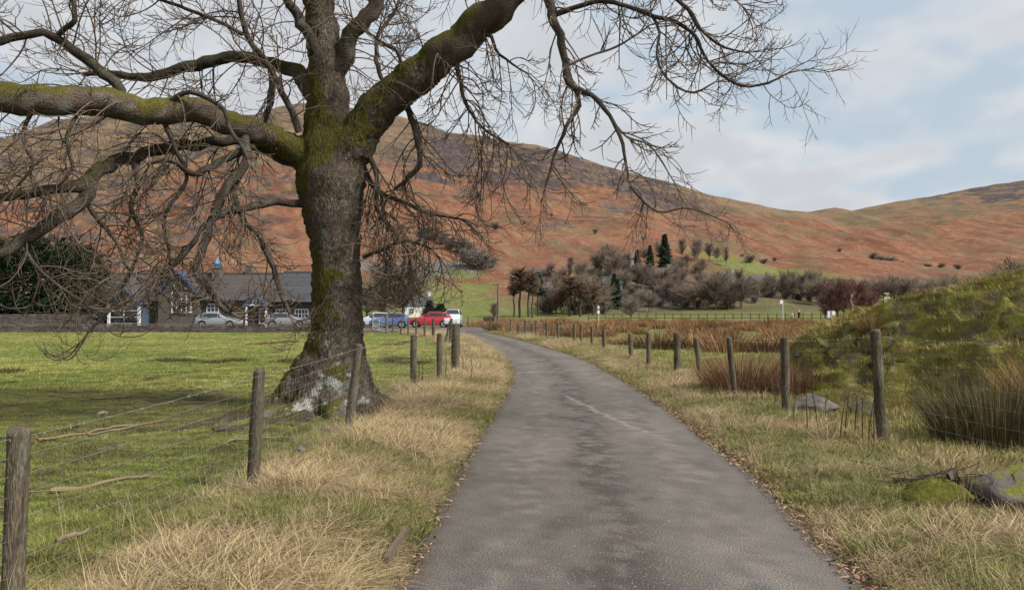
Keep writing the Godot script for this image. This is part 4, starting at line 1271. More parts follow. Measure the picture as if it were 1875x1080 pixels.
func build_school() -> void:
	var D := 80.0
	var school := thing("school_building", "low grey stone school with slate roofs and blue trimmed gables across the field", "building", Vector3(0, 0.0, -D))
	var stone := Color(0.20, 0.178, 0.145)
	var white := Color(0.66, 0.68, 0.70)
	var blue := Color(0.055, 0.13, 0.30)
	var slate := Color(0.14, 0.12, 0.115)
	var slate2 := Color(0.125, 0.13, 0.143)
	var x0 := -42.83
	var x1 := -23.96
	var x2 := -17.00
	var ev := 2.75
	# walls
	var w := MB.new()
	w.box(Vector3((x0 + x1) * 0.5, ev * 0.5 - 0.2, -4.0), Vector3(x1 - x0, ev + 0.4, 8.0), stone)
	part("wall", w.mesh(), M.stone, school)
	var w2 := MB.new()
	w2.box(Vector3((x1 + x2) * 0.5, ev * 0.5 - 0.25, -4.2), Vector3(x2 - x1 - 0.01, ev + 0.25, 7.6), stone * 0.95)
	part("wall", w2.mesh(), M.stone, school)
	# slate roofs: laid in courses, each a step proud of the one above
	for rr in [[x0 - 0.3, x1 + 0.05, 0.35, ev - 0.05, 5.55, slate], [x1 + 0.06, x2 + 0.3, 0.15, ev - 0.2, 5.7, slate2]]:
		var rf_ := MB.new()
		var courses := 14
		for side in [1.0, -1.0]:
			for k in courses:
				var f0 := float(k) / courses
				var f1 := float(k + 1) / courses
				var zc := -4.0
				var ha: float = 4.0 + rr[2]
				var za: float = zc + side * ha * (1.0 - f0)
				var zb: float = zc + side * ha * (1.0 - f1)
				var ya := lerpf(rr[3], rr[4], f0) + 0.03
				var yb := lerpf(rr[3], rr[4], f1)
				var tone: Color = rr[5] * rf(0.85, 1.15)
				if side > 0.0:
					rf_.quad(Vector3(rr[0], ya, za), Vector3(rr[1] - rr[0], 0, 0), Vector3(0, yb - ya, zb - za), tone)
					rf_.quad(Vector3(rr[0], ya - 0.05, za), Vector3(rr[1] - rr[0], 0, 0), Vector3(0, 0.05, 0), tone * 0.8)
				else:
					rf_.quad(Vector3(rr[1], ya, za), Vector3(rr[0] - rr[1], 0, 0), Vector3(0, yb - ya, zb - za), tone)
		for e in [rr[0] + 0.25, rr[1] - 0.25]:
			rf_.tri(Vector3(e, rr[3], -8.2), Vector3(e, rr[3], 0.1), Vector3(e, rr[4], -4.0), stone)
		var ro := part("roof", rf_.mesh(), M.slate, school)
		var rd := MB.new()
		rd.bar(Vector3(rr[0], rr[4] + 0.03, -4.0), Vector3(rr[1], rr[4] + 0.03, -4.0), 0.3, 0.14, Color(0.20, 0.17, 0.15))
		part("ridge_tiles", rd.mesh(), M.stone, ro)
		var gt := MB.new()
		gt.bar(Vector3(rr[0], rr[3] - 0.02, 4.0 + rr[2] - 3.93), Vector3(rr[1], rr[3] - 0.02, 4.0 + rr[2] - 3.93), 0.12, 0.1, Color(0.03, 0.035, 0.045))
		part("gutter", gt.mesh(), M.plain, ro)
	# front gables: centre x, width, eaves, apex, how far proud
	for g in [[-32.93, 4.2, 3.15, 5.6, 0.9, 0], [-37.62, 3.3, 2.35, 3.85, 2.2, 1], [-24.84, 2.1, 2.15, 3.2, 2.0, 2]]:
		var cx: float = g[0]
		var hw: float = g[1] * 0.5
		var zf: float = g[4]
		var gb := MB.new()
		if g[5] == 0:
			gb.box(Vector3(cx, g[2] * 0.5 - 0.1, zf * 0.5 + 0.01), Vector3(hw * 2.0 - 0.3, g[2] + 0.2, zf), stone * 1.05)
		if g[5] < 2:
			gable(gb, cx - hw + 0.15, cx + hw - 0.15, g[2] - 0.02, g[3] - 0.12, zf + 0.005, stone * 1.15 if g[5] == 0 else Color(0.34, 0.33, 0.31))
		if g[5] == 1:
			gb.box(Vector3(cx, 0.1, zf * 0.5), Vector3(hw * 2.0 - 0.4, 0.55, zf - 0.1), stone)
		if gb.v.size():
			part("gable_wall", gb.mesh(), M.stone, school)
		var gr := MB.new()
		for s in [-1.0, 1.0]:
			var top := Vector3(cx, g[3], zf + 0.3)
			var foot := Vector3(cx + s * (hw + 0.15), g[2] - 0.1, zf + 0.3)
			var back := Vector3(0, 0, -(zf + 2.6))
			if s < 0:
				gr.quad(foot + Vector3(0, 0.06, 0), top - foot, back, slate)
			else:
				gr.quad(top + Vector3(0, 0.06, 0), foot - top, back, slate)
			var bb := MB.new()
			bb.bar(foot + Vector3(0, 0.0, 0.01), top + Vector3(0, 0.0, 0.01), 0.07, 0.24, blue)
			part("bargeboard", bb.mesh(), M.plain, school)
		part("gable_roof", gr.mesh(), M.slate, school)
	var mx := -32.93
	window_at(school, Vector3(-32.57, 2.45, 0.93), 1.9, 1.9, 4, 3, white)
	# arched head of the big window
	var arch := MB.new()
	var last := Vector3.ZERO
	for k in 9:
		var a := PI * k / 8.0
		var p := Vector3(-32.57 + cos(a) * 0.95, 3.4 + sin(a) * 0.5, 0.96)
		if k > 0:
			arch.bar(last, p, 0.08, 0.08, white)
		last = p
	part("arch_frame", arch.mesh(), M.plain, school)
	window_at(school, Vector3(-29.83, 1.75, 0.0), 1.15, 1.15, 3, 3, white)
	window_at(school, Vector3(-22.98, 1.35, -0.38), 1.3, 0.9, 4, 2, white)
	window_at(school, Vector3(-21.07, 1.35, -0.38), 1.3, 0.9, 4, 2, white)
	# left glazed porch
	window_at(school, Vector3(-37.62, 1.35, 2.21), 2.7, 1.9, 2, 3, white)
	for s in [-1.0, 1.0]:
		var b := MB.new()
		b.box(Vector3(-37.62 + s * 1.48, 1.2, 2.2), Vector3(0.2, 2.4, 0.2), white)
		part("porch_post", b.mesh(), M.plain, school)
		b = MB.new()
		b.box(Vector3(-37.62 + s * 1.5, 1.2, 1.1), Vector3(0.12, 2.3, 1.9), Color(0.06, 0.09, 0.13))
		part("porch_side", b.mesh(), M.plain, school)
	# right open porch with its white truss and door
	var px := -24.84
	for s in [-1.0, 1.0]:
		var b := MB.new()
		b.box(Vector3(px + s * 0.95, 1.05, 2.1), Vector3(0.16, 2.2, 0.16), white)
		part("porch_post", b.mesh(), M.plain, school)
		b = MB.new()
		b.bar(Vector3(px + s * 0.5, 2.18, 2.1), Vector3(px + s * 0.08, 2.95, 2.1), 0.1, 0.1, white)
		part("truss_brace", b.mesh(), M.plain, school)
	var tb := MB.new()
	tb.box(Vector3(px, 2.2, 2.1), Vector3(2.06, 0.16, 0.14), white)
	tb.box(Vector3(px, 2.65, 2.1), Vector3(0.12, 0.74, 0.12), white)
	part("truss", tb.mesh(), M.plain, school)
	var dr := MB.new()
	dr.box(Vector3(px - 0.15, 1.0, 0.02), Vector3(0.95, 2.0, 0.06), Color(0.03, 0.04, 0.06))
	var door := part("door", dr.mesh(), M.plain, school)
	window_at(door, Vector3(px + 0.1, 1.15, 0.1), 0.8, 1.5, 1, 4, white)
	# chimney with a blue bell cote on the ridge
	var ch := MB.new()
	ch.box(Vector3(-30.64, 5.4, -3.4), Vector3(0.85, 1.4, 0.8), Color(0.26, 0.25, 0.22))
	ch.box(Vector3(-30.64, 6.12, -3.4), Vector3(1.0, 0.12, 0.95), Color(0.30, 0.29, 0.26))
	var chim := part("chimney", ch.mesh(), M.stone, school)
	var bc := MB.new()
	bc.box(Vector3(-30.64, 6.35, -3.4), Vector3(0.5, 0.36, 0.5), Color(0.10, 0.25, 0.50))
	bc.lathe(PackedVector2Array([Vector2(0.42, 6.52), Vector2(0.2, 6.85), Vector2(0.03, 7.15)]), 8, Color(0.12, 0.30, 0.58), Vector3(-30.64, 0, -3.4))
	part("bell_cote", bc.mesh(), M.plain, chim)
	for k in 3:
		var c2 := MB.new()
		c2.box(Vector3([-36.86, -27.55, -19.84][k], 5.75, -4.0), Vector3(0.7, 1.2, 0.6), Color(0.22, 0.2, 0.17))
		part("chimney", c2.mesh(), M.stone, school)
	var sec := MB.new()
	sec.lathe(PackedVector2Array([Vector2(0.12, -0.04), Vector2(0.11, 0.05), Vector2(0.01, 0.08)]), 8, Color(0.7, 0.7, 0.68), Vector3(-33.27, 4.15, 1.0), Basis(Vector3.RIGHT, PI / 2))
	part("alarm_box", sec.mesh(), M.plain, school)

	# field walls: courses of uneven stones under a line of copes
	stone_wall("low dry stone wall along the far edge of the green field", -48.0, -15.2, -62.0, 0.44, 0.4)
	stone_wall("taller dark stone wall left of the school porch, behind the low wall", -62.0, -37.4, -71.5, 1.25, 0.45)
	# thin rail above the low wall
	var rl := thing("wire_fence", "thin pale rail fence just behind the low field wall", "fence")
	for i in 15:
		var p := spot(-46.0 + i * 2.15, -62.6)
		part("post", post_mesh(0.85, 0.04, Color(0.22, 0.18, 0.14)), M.wood, rl, p)
	var rm := MB.new()
	rm.bar(spot(-47.0, -62.6, 0.62), spot(-15.5, -62.6, 0.62), 0.04, 0.06, Color(0.34, 0.29, 0.25))
	part("rail", rm.mesh(), M.wood, rl)

func stone_wall(label: String, xa: float, xb: float, z: float, h: float, thick: float) -> void:
	var wl := thing("stone_wall", label, "wall", Vector3(0, height((xa + xb) * 0.5, z), z))
	var core := MB.new()
	core.box(Vector3((xa + xb) * 0.5, h * 0.5 - 0.1, 0), Vector3(xb - xa, h + 0.1, thick * 0.7), Color(0.17, 0.145, 0.128))
	part("core", core.mesh(), M.rock, wl)
	var st := MB.new()
	var y := -0.05
	while y < h - 0.05:
		var ch := rf(0.11, 0.19)
		var x := xa
		while x < xb:
			var l := rf(0.2, 0.55)
			st.box(Vector3(x + l * 0.5, y + ch * 0.5, 0), Vector3(l * 0.95, ch * 0.9, thick * rf(0.86, 1.06)), Color(0.14, 0.115, 0.10).lerp(Color(0.26, 0.235, 0.215), rng.randf() * rng.randf()), Basis(Vector3.BACK, rf(-0.05, 0.05)))
			x += l
		y += ch
	var so := part("stones", st.mesh(), M.rock, wl)
	so.set_meta("kind", "stuff")
	var cp := MB.new()
	var x2 := xa
	while x2 < xb:
		var l := rf(0.25, 0.6)
		cp.box(Vector3(x2 + l * 0.5, h + 0.03, 0), Vector3(l * 0.93, rf(0.08, 0.15), thick * rf(0.9, 1.15)), Color(0.20, 0.165, 0.145) * rf(0.6, 1.3), Basis(Vector3.BACK, rf(-0.08, 0.08)))
		x2 += l
	var co := part("cope_stones", cp.mesh(), M.rock, wl)
	co.set_meta("kind", "stuff")

# ------------------------------------------------------------------ cars: front towards -x
func car(label: String, col: Color, at: Vector3, turn: float, len := 4.1, high := 1.48, rack := false) -> void:
	var c := thing("parked_car", label, "car", at, turn, "cars parked by the school")
	var s := len / 4.1
	var k := high / 1.48
	# stations: x, belt half width, sill y, belt y, roof y, roof half width
	var st := [[-2.02, 0.60, 0.36, 0.58, 0.58, 0.55], [-1.95, 0.74, 0.28, 0.70, 0.72, 0.66], [-1.55, 0.83, 0.22, 0.82, 0.86, 0.74], [-0.95, 0.86, 0.2, 0.92, 0.98, 0.72], [-0.82, 0.865, 0.2, 0.93, 1.04, 0.68], [-0.12, 0.87, 0.2, 0.95, 1.44, 0.58], [0.55, 0.87, 0.2, 0.96, 1.48, 0.59], [1.25, 0.86, 0.2, 0.98, 1.43, 0.58], [1.66, 0.85, 0.22, 1.0, 1.28, 0.57], [1.95, 0.80, 0.28, 0.98, 1.02, 0.62], [2.05, 0.70, 0.38, 0.80, 0.82, 0.62]]
	var mb := MB.new()
	var rings := []
	for q in st:
		var x: float = q[0] * s
		var r := []
		for sd in [1.0, -1.0]:
			var pts := [Vector3(x, q[2], q[1] * 0.9 * sd), Vector3(x, q[2] + 0.1, q[1] * sd), Vector3(x, lerpf(q[2], q[3], 0.6), q[1] * 1.01 * sd), Vector3(x, q[3] * k, q[1] * 0.96 * sd), Vector3(x, lerpf(q[3], q[4], 0.9) * k, q[5] * 1.04 * sd), Vector3(x, q[4] * k, q[5] * 0.85 * sd)]
			if sd < 0:
				pts.reverse()
			r.append_array(pts)
		rings.append(r)
	for i in rings.size() - 1:
		for j in 12:
			var a: Vector3 = rings[i][j]
			var b: Vector3 = rings[i + 1][j]
			var a2: Vector3 = rings[i][(j + 1) % 12]
			var b2: Vector3 = rings[i + 1][(j + 1) % 12]
			mb.tri(a, b, a2, WHITE)
			mb.tri(b, b2, a2, WHITE)
	for e in [rings[0], rings[rings.size() - 1]]:
		for j in range(1, 11):
			mb.tri(e[0], e[j], e[j + 1], WHITE)
	var body := part("body", mb.mesh(), paint("car_paint", col), c)
	# glass set a little proud of the shell
	var up := func(i: int, sd: int, lo: float, hi: float, f: float) -> Vector3:
		return Vector3.ZERO
	for sd in [0, 1]:
		for pane in [[4, 5, 0.45, 1.0], [5, 6, 0.06, 1.0], [6, 7, 0.0, 0.96], [7, 8, 0.05, 0.8]]:
			var gm := MB.new()
			var i: int = pane[0]
			var belt := 3 if sd == 0 else 8
			var roof := 4 if sd == 0 else 7
			var a: Vector3 = rings[i][belt].lerp(rings[i + 1][belt], pane[2])
			var b: Vector3 = rings[i][belt].lerp(rings[i + 1][belt], pane[3])
			var a2: Vector3 = rings[i][roof].lerp(rings[i + 1][roof], pane[2])
			var b2: Vector3 = rings[i][roof].lerp(rings[i + 1][roof], pane[3])
			var out := Vector3(0, 0.004, 0.012 if sd == 0 else -0.012)
			a = a.lerp(a2, 0.1) + out
			b = b.lerp(b2, 0.1) + out
			a2 = a2.lerp(a, 0.06) + out
			b2 = b2.lerp(b, 0.06) + out
			gm.tri(a, b, a2, WHITE)
			gm.tri(b, b2, a2, WHITE)
			part("side_window", gm.mesh(), M.glass, c)
	for sc in [[4, 5, "windscreen", -0.02], [8, 9, "rear_window", 0.02]]:
		var gm := MB.new()
		var i: int = sc[0]
		var o := Vector3(sc[3], 0.02, 0)
		var a: Vector3 = rings[i][4 if i == 4 else 5]
		var b: Vector3 = rings[i][7 if i == 4 else 6]
		var a2: Vector3 = rings[i + 1][5]
		var b2: Vector3 = rings[i + 1][6]
		gm.tri(a.lerp(a2, 0.08) + o, b.lerp(b2, 0.08) + o, a2.lerp(a, 0.08) + o, WHITE)
		gm.tri(b.lerp(b2, 0.08) + o, b2.lerp(b, 0.08) + o, a2.lerp(a, 0.08) + o, WHITE)
		part(sc[2], gm.mesh(), M.glass, c)
	for wx in [-1.28 * s, 1.28 * s]:
		for wz in [0.78, -0.78]:
			var bs := Basis(Vector3.RIGHT, PI / 2)
			var ty := MB.new()
			ty.lathe(PackedVector2Array([Vector2(0.19, -0.11), Vector2(0.30, -0.11), Vector2(0.315, -0.06), Vector2(0.315, 0.06), Vector2(0.30, 0.11), Vector2(0.19, 0.11)]), 20, Color(0.02, 0.02, 0.02), Vector3(wx, 0.315, wz), bs)
			var wh := part("wheel", ty.mesh(), M.plain, c)
			var rm := MB.new()
			rm.lathe(PackedVector2Array([Vector2(0.2, -0.10), Vector2(0.17, -0.105), Vector2(0.08, -0.085), Vector2(0.001, -0.1)]), 16, Color(0.45, 0.45, 0.46), Vector3(wx, 0.315, wz), bs)
			rm.lathe(PackedVector2Array([Vector2(0.2, 0.10), Vector2(0.17, 0.105), Vector2(0.08, 0.085), Vector2(0.001, 0.1)]), 16, Color(0.45, 0.45, 0.46), Vector3(wx, 0.315, wz), bs)
			part("rim", rm.mesh(), M.plain, wh)
			var arc := MB.new()
			arc.lathe(PackedVector2Array([Vector2(0.38, -0.02), Vector2(0.37, 0.0), Vector2(0.001, 0.0)]), 20, Color(0.015, 0.015, 0.016), Vector3(wx, 0.34, signf(wz) * 0.875), Basis(Vector3.RIGHT, PI / 2))
			part("wheel_arch", arc.mesh(), M.plain, c)
	for wz in [0.55, -0.55]:
		var hl := MB.new()
		hl.box(Vector3(-1.93 * s, 0.64 * k, wz), Vector3(0.14, 0.13, 0.28), Color(0.6, 0.62, 0.64))
		part("headlight", hl.mesh(), M.plain, c)
		var tl := MB.new()
		tl.box(Vector3(1.99 * s, 0.86 * k, wz * 1.15), Vector3(0.12, 0.26, 0.16), Color(0.35, 0.02, 0.02))
		part("tail_light", tl.mesh(), M.plain, c)
	if rack:
		for wz in [0.5, -0.5]:
			var rb := MB.new()
			rb.bar(Vector3(-0.1, high + 0.07, wz), Vector3(1.3, high + 0.05, wz), 0.04, 0.04, Color(0.05, 0.05, 0.05))
			rb.box(Vector3(-0.05, high + 0.02, wz), Vector3(0.06, 0.1, 0.04), Color(0.05, 0.05, 0.05))
			rb.box(Vector3(1.2, high + 0.0, wz), Vector3(0.06, 0.12, 0.04), Color(0.05, 0.05, 0.05))
			part("roof_rail", rb.mesh(), M.plain, c)

func park(x: float, d: float) -> Vector3:
	return Vector3(x, height(x, -d) + 0.06, -d)

func build_cars() -> void:
	car("red estate car with roof rails parked nearest the lane", Color(0.42, 0.012, 0.022), park(-7.88, 77.5), 0.0, 4.25, 1.5, true)
	car("blue hatchback parked behind the field gate", Color(0.075, 0.12, 0.27), park(-11.45, 75.0), 0.08, 3.75, 1.42)
	car("pale silver car nose out behind the blue one, half hidden by the trunk", Color(0.36, 0.40, 0.45), park(-13.27, 77.0), 0.3, 4.1, 1.45)
	car("white van-like hatchback at the end of the row behind the pole", Color(0.52, 0.56, 0.56), park(-5.79, 78.5), PI * 0.5, 4.0, 1.75)
	car("silver car parked under the school's blue gable", Color(0.23, 0.245, 0.26), park(-27.72, 76.0), PI, 4.15, 1.45)
	car("silver car parked right of the school's white porch", Color(0.21, 0.22, 0.235), park(-21.16, 76.0), PI, 4.1, 1.42)

# ------------------------------------------------------------------ things farther off
func cottage(label: String, at: Vector3, turn: float, w: float, h: float, dp: float, wall: Color, roof: Color) -> void:
	var c := thing("cottage", label, "house", at, turn)
	var mb := MB.new()
	mb.box(Vector3(0, h * 0.5 - 0.3, 0), Vector3(w, h + 0.6, dp), wall)
	for s in [-1.0, 1.0]:
		mb.tri(Vector3(s * (w * 0.5 - 0.01), h, -dp * 0.5 * s), Vector3(s * (w * 0.5 - 0.01), h, dp * 0.5 * s) , Vector3(s * (w * 0.5 - 0.01), h + dp * 0.42, 0), wall)
	part("wall", mb.mesh(), M.plain, c)
	var r := MB.new()
	r.quad(Vector3(-w * 0.5 - 0.2, h - 0.12, dp * 0.5 + 0.25), Vector3(w + 0.4, 0, 0), Vector3(0, dp * 0.42 + 0.22, -dp * 0.5 - 0.25), roof)
	r.quad(Vector3(w * 0.5 + 0.2, h - 0.12, -dp * 0.5 - 0.25), Vector3(-w - 0.4, 0, 0), Vector3(0, dp * 0.42 + 0.22, dp * 0.5 + 0.25), roof)
	var ro := part("roof", r.mesh(), M.slate, c)
	var ch := MB.new()
	ch.box(Vector3(w * 0.5 - 0.5, h + dp * 0.42 + 0.4, 0), Vector3(0.7, 1.3, 0.7), wall * 0.8)
	part("chimney", ch.mesh(), M.plain, ro)
	var n := int(w / 2.4)
	for i in n:
		for y in ([h * 0.3, h * 0.74] if h > 4.0 else [h * 0.5]):
			window_at(c, Vector3(-w * 0.5 + w * (i + 0.5) / n, y, dp * 0.5 + 0.01), 0.9, 1.1, 2, 2, Color(0.6, 0.6, 0.58))

func pole(called: String, label: String, at: Vector3, h: float, r: float, col: Color, arm: float) -> Node3D:
	var p := thing(called, label, "pole", at)
	var mb := MB.new()
	mb.lathe(PackedVector2Array([Vector2(r * 1.15, -0.3), Vector2(r, h * 0.5), Vector2(r * 0.8, h), Vector2(0.002, h + 0.03)]), 10, col)
	part("shaft", mb.mesh(), M.wood, p)
	if arm > 0.0:
		var a := MB.new()
		a.bar(Vector3(-arm, h - 0.12, 0), Vector3(arm * 0.35, h - 0.06, 0), 0.12, 0.13, col * 0.9)
		part("crossarm", a.mesh(), M.wood, p)
	return p

func road_sign(called: String, label: String, at: Vector3, h: float, boards: Array) -> void:
	var p := thing(called, label, "sign", at)
	var mb := MB.new()
	mb.tube(PackedVector3Array([Vector3(0, -0.2, 0), Vector3(0, h, 0)]), PackedFloat32Array([0.06, 0.055]), 8, Color(0.55, 0.54, 0.5))
	part("pole", mb.mesh(), M.plain, p)
	for b in boards:
		var s := MB.new()
		s.box(Vector3(b[0], b[1], 0.08), Vector3(b[2], b[3], 0.03), b[4])
		part("board", s.mesh(), M.plain, p)

func person(label: String, at: Vector3, turn: float, coat: Color, legs: Color, hair: Color) -> void:
	var p := thing("person", label, "person", at, turn)
	var V := func(x, y, z): return Vector3(x, y, z)
	var bones := [
		[Vector3(0, 0.95, 0), Vector3(0, 1.38, 0), 0.15, 0.17], [Vector3(-0.15, 1.40, 0), Vector3(0.15, 1.40, 0), 0.075, 0.075],
		[Vector3(0, 1.45, 0), Vector3(0, 1.53, 0.01), 0.055, 0.055], [Vector3(0, 1.60, 0.01), Vector3(0, 1.67, 0.0), 0.085, 0.095], [Vector3(0, 1.60, 0.08), Vector3(0, 1.61, 0.105), 0.02, 0.015],
		[Vector3(-0.2, 1.38, 0), Vector3(-0.25, 1.12, -0.03), 0.06, 0.05], [Vector3(-0.25, 1.12, -0.03), Vector3(-0.24, 0.88, 0.06), 0.047, 0.035], [Vector3(-0.24, 0.86, 0.06), Vector3(-0.24, 0.78, 0.09), 0.04, 0.028],
		[Vector3(0.2, 1.38, 0), Vector3(0.25, 1.12, 0.02), 0.06, 0.05], [Vector3(0.25, 1.12, 0.02), Vector3(0.24, 0.9, 0.14), 0.047, 0.035], [Vector3(0.24, 0.88, 0.15), Vector3(0.23, 0.81, 0.19), 0.04, 0.028],
		[Vector3(-0.09, 0.92, 0), Vector3(-0.1, 0.5, 0.06), 0.095, 0.065], [Vector3(-0.1, 0.5, 0.06), Vector3(-0.1, 0.09, -0.02), 0.06, 0.04], [Vector3(-0.1, 0.05, -0.04), Vector3(-0.1, 0.04, 0.14), 0.045, 0.035],
		[Vector3(0.09, 0.92, 0), Vector3(0.1, 0.5, -0.05), 0.095, 0.065], [Vector3(0.1, 0.5, -0.05), Vector3(0.1, 0.1, -0.18), 0.06, 0.04], [Vector3(0.1, 0.06, -0.2), Vector3(0.1, 0.04, -0.03), 0.045, 0.035]]
	var mb := nets(bones, Vector3(-0.45, -0.05, -0.4), Vector3(0.45, 1.85, 0.4), 0.03, 0.05)
	for i in mb.v.size():
		var q := mb.v[i]
		var c := coat
		if q.y < 0.9 and absf(q.x) < 0.2:
			c = legs
		if q.y < 0.09:
			c = Color(0.03, 0.025, 0.02)
		if q.y > 1.49 or (absf(q.x) > 0.19 and q.y < 0.87):
			c = Color(0.42, 0.27, 0.2)
		if q.y > 1.68 or (q.y > 1.55 and q.z < -0.02):
			c = hair
		mb.c[i] = c
	part("body", mb.mesh(), M.plain, p)

func build_far() -> void:
	pole("street_pole", "tall pale wooden pole with a short crossarm behind the rushes", spot(-1.59, -92.0), 4.75, 0.13, Color(0.36, 0.28, 0.20), 0.75)
	pole("street_pole", "slim pale pole with a crossarm beside the red car", spot(-6.30, -81.0), 2.75, 0.05, Color(0.45, 0.43, 0.40), 0.5)
	road_sign("road_sign", "small black and white sign low in the rushes by the tall pole", spot(-2.84, -86.0), 0.8, [[0.35, 0.72, 1.2, 0.42, Color(0.03, 0.03, 0.035)], [-0.2, 0.3, 0.16, 0.75, Color(0.6, 0.62, 0.66)]])
	road_sign("road_sign", "slim white and black marker post by the rail fence", spot(13.36, -124.0), 2.6, [[0, 2.2, 0.3, 0.45, Color(0.62, 0.6, 0.55)], [0, 1.85, 0.36, 0.12, Color(0.02, 0.02, 0.02)], [0, 1.5, 0.36, 0.5, Color(0.7, 0.72, 0.62)]])
	road_sign("road_sign", "white square sign on a tall pale pole by the far road", spot(41.85, -124.0), 3.2, [[-0.2, 3.05, 0.45, 0.55, Color(0.72, 0.7, 0.68)]])
	road_sign("road_sign", "pair of white round-cornered signs beside the knoll's left end", spot(47.76, -120.0), 1.7, [[-0.4, 1.15, 0.4, 1.0, Color(0.6, 0.62, 0.7)], [0.3, 1.35, 0.45, 0.6, Color(0.68, 0.7, 0.72)]])
	road_sign("road_sign", "white signboard with a lamp standing behind the mossy knoll", spot(28.04, -60.0), 2.95, [[0, 2.35, 0.45, 0.6, Color(0.62, 0.64, 0.66)], [-0.05, 2.93, 0.4, 0.05, Color(0.6, 0.56, 0.5)], [0.02, 2.8, 0.12, 0.16, Color(0.03, 0.03, 0.03)]])
	person("person in a dark red jacket walking along the far road", spot(42.59, -119.0), -1.2, Color(0.10, 0.02, 0.03), Color(0.05, 0.04, 0.05), Color(0.55, 0.53, 0.46))
	person("person in a pale top just left of the one in dark red", spot(42.24, -121.0, -0.25), -1.0, Color(0.50, 0.46, 0.47), Color(0.10, 0.09, 0.10), Color(0.06, 0.045, 0.035))
	# slatted hurdle closing a gap in the right fence
	var hz := spot(1.27, -53.0)
	var hd := thing("wooden_hurdle", "dark weathered slatted hurdle lying in the rushes by the lane's bend", "hurdle", hz, 0.15)
	for k in 4:
		var b := MB.new()
		b.bar(Vector3(-1.0, 0.12 + k * 0.17, 0), Vector3(1.0, 0.12 + k * 0.17 + rf(-0.02, 0.02), 0), 0.04, 0.085, Color(0.16, 0.14, 0.125) * (1.7 if k == 3 else 1.0))
		part("slat", b.mesh(), M.plank, hd)
	for x in [-0.9, 0.0, 0.9]:
		var b := MB.new()
		b.box(Vector3(x, 0.35, 0.045), Vector3(0.09, 0.8, 0.04), Color(0.15, 0.135, 0.12))
		part("stile", b.mesh(), M.plank, hd)
	# post and rail fence along the far road
	var rl := thing("rail_fence", "long low post and rail fence along the far valley road", "fence")
	var last := Vector3.ZERO
	for i in 44:
		var x := 12.5 + i * 1.35
		var p := spot(x, -131.0 + i * 0.14)
		var pm := MB.new()
		pm.box(Vector3(0, 0.55, 0), Vector3(0.12, 1.5, 0.12), Color(0.10, 0.075, 0.055))
		part("post", pm.mesh(), M.plain, rl, p)
		if i > 0:
			for y in [0.55, 1.1]:
				var rm := MB.new()
				rm.bar(last + Vector3(0, y, 0.08), p + Vector3(0, y, 0.08), 0.05, 0.11, Color(0.10, 0.075, 0.055))
				part("rail", rm.mesh(), M.plain, rl)
		last = p
	# low roadside wall further left
	var white := Color(0.62, 0.60, 0.56)
	cottage("white cottage behind dark evergreens left of the lane's far end", spot(-20.05, -170.0), 0.2, 6.0, 2.4, 5.0, white, Color(0.12, 0.12, 0.125))
	cottage("grey slate house with dark roof below the valley conifers", spot(27.24, -222.0, 0.2), -0.1, 6.5, 3.0, 4.5, Color(0.16, 0.17, 0.155), Color(0.105, 0.115, 0.11))
	cottage("pale cottage high in the wood right of the dark spruces", spot(37.14, -262.0), 0.3, 4.5, 2.2, 4.0, Color(0.34, 0.32, 0.29), Color(0.17, 0.155, 0.14))
	cottage("pale cottage among bare trees in the middle of the valley wood", spot(46.45, -248.0), -0.2, 5.0, 2.0, 3.5, Color(0.36, 0.35, 0.34), Color(0.15, 0.14, 0.14))
	cottage("small whitewashed house low at the wood's edge above the meadow", spot(39.09, -205.0), 0.1, 5.5, 2.2, 5.0, Color(0.38, 0.36, 0.35), Color(0.2, 0.19, 0.19))
	cottage("long white farmhouse behind round bare trees on the hummock", spot(65.37, -245.0), 0.0, 5.0, 1.8, 3.5, Color(0.42, 0.41, 0.4), Color(0.16, 0.155, 0.15))
	cottage("grey stone barn at the far right end of the round trees", spot(74.15, -240.0), 0.2, 6.0, 1.8, 3.5, Color(0.22, 0.2, 0.18), Color(0.15, 0.14, 0.135))
	cottage("pale cottage behind the tall larches left of the wood", spot(8.39, -235.0), 0.0, 6.0, 2.4, 5.0, Color(0.36, 0.31, 0.31), Color(0.14, 0.13, 0.125))

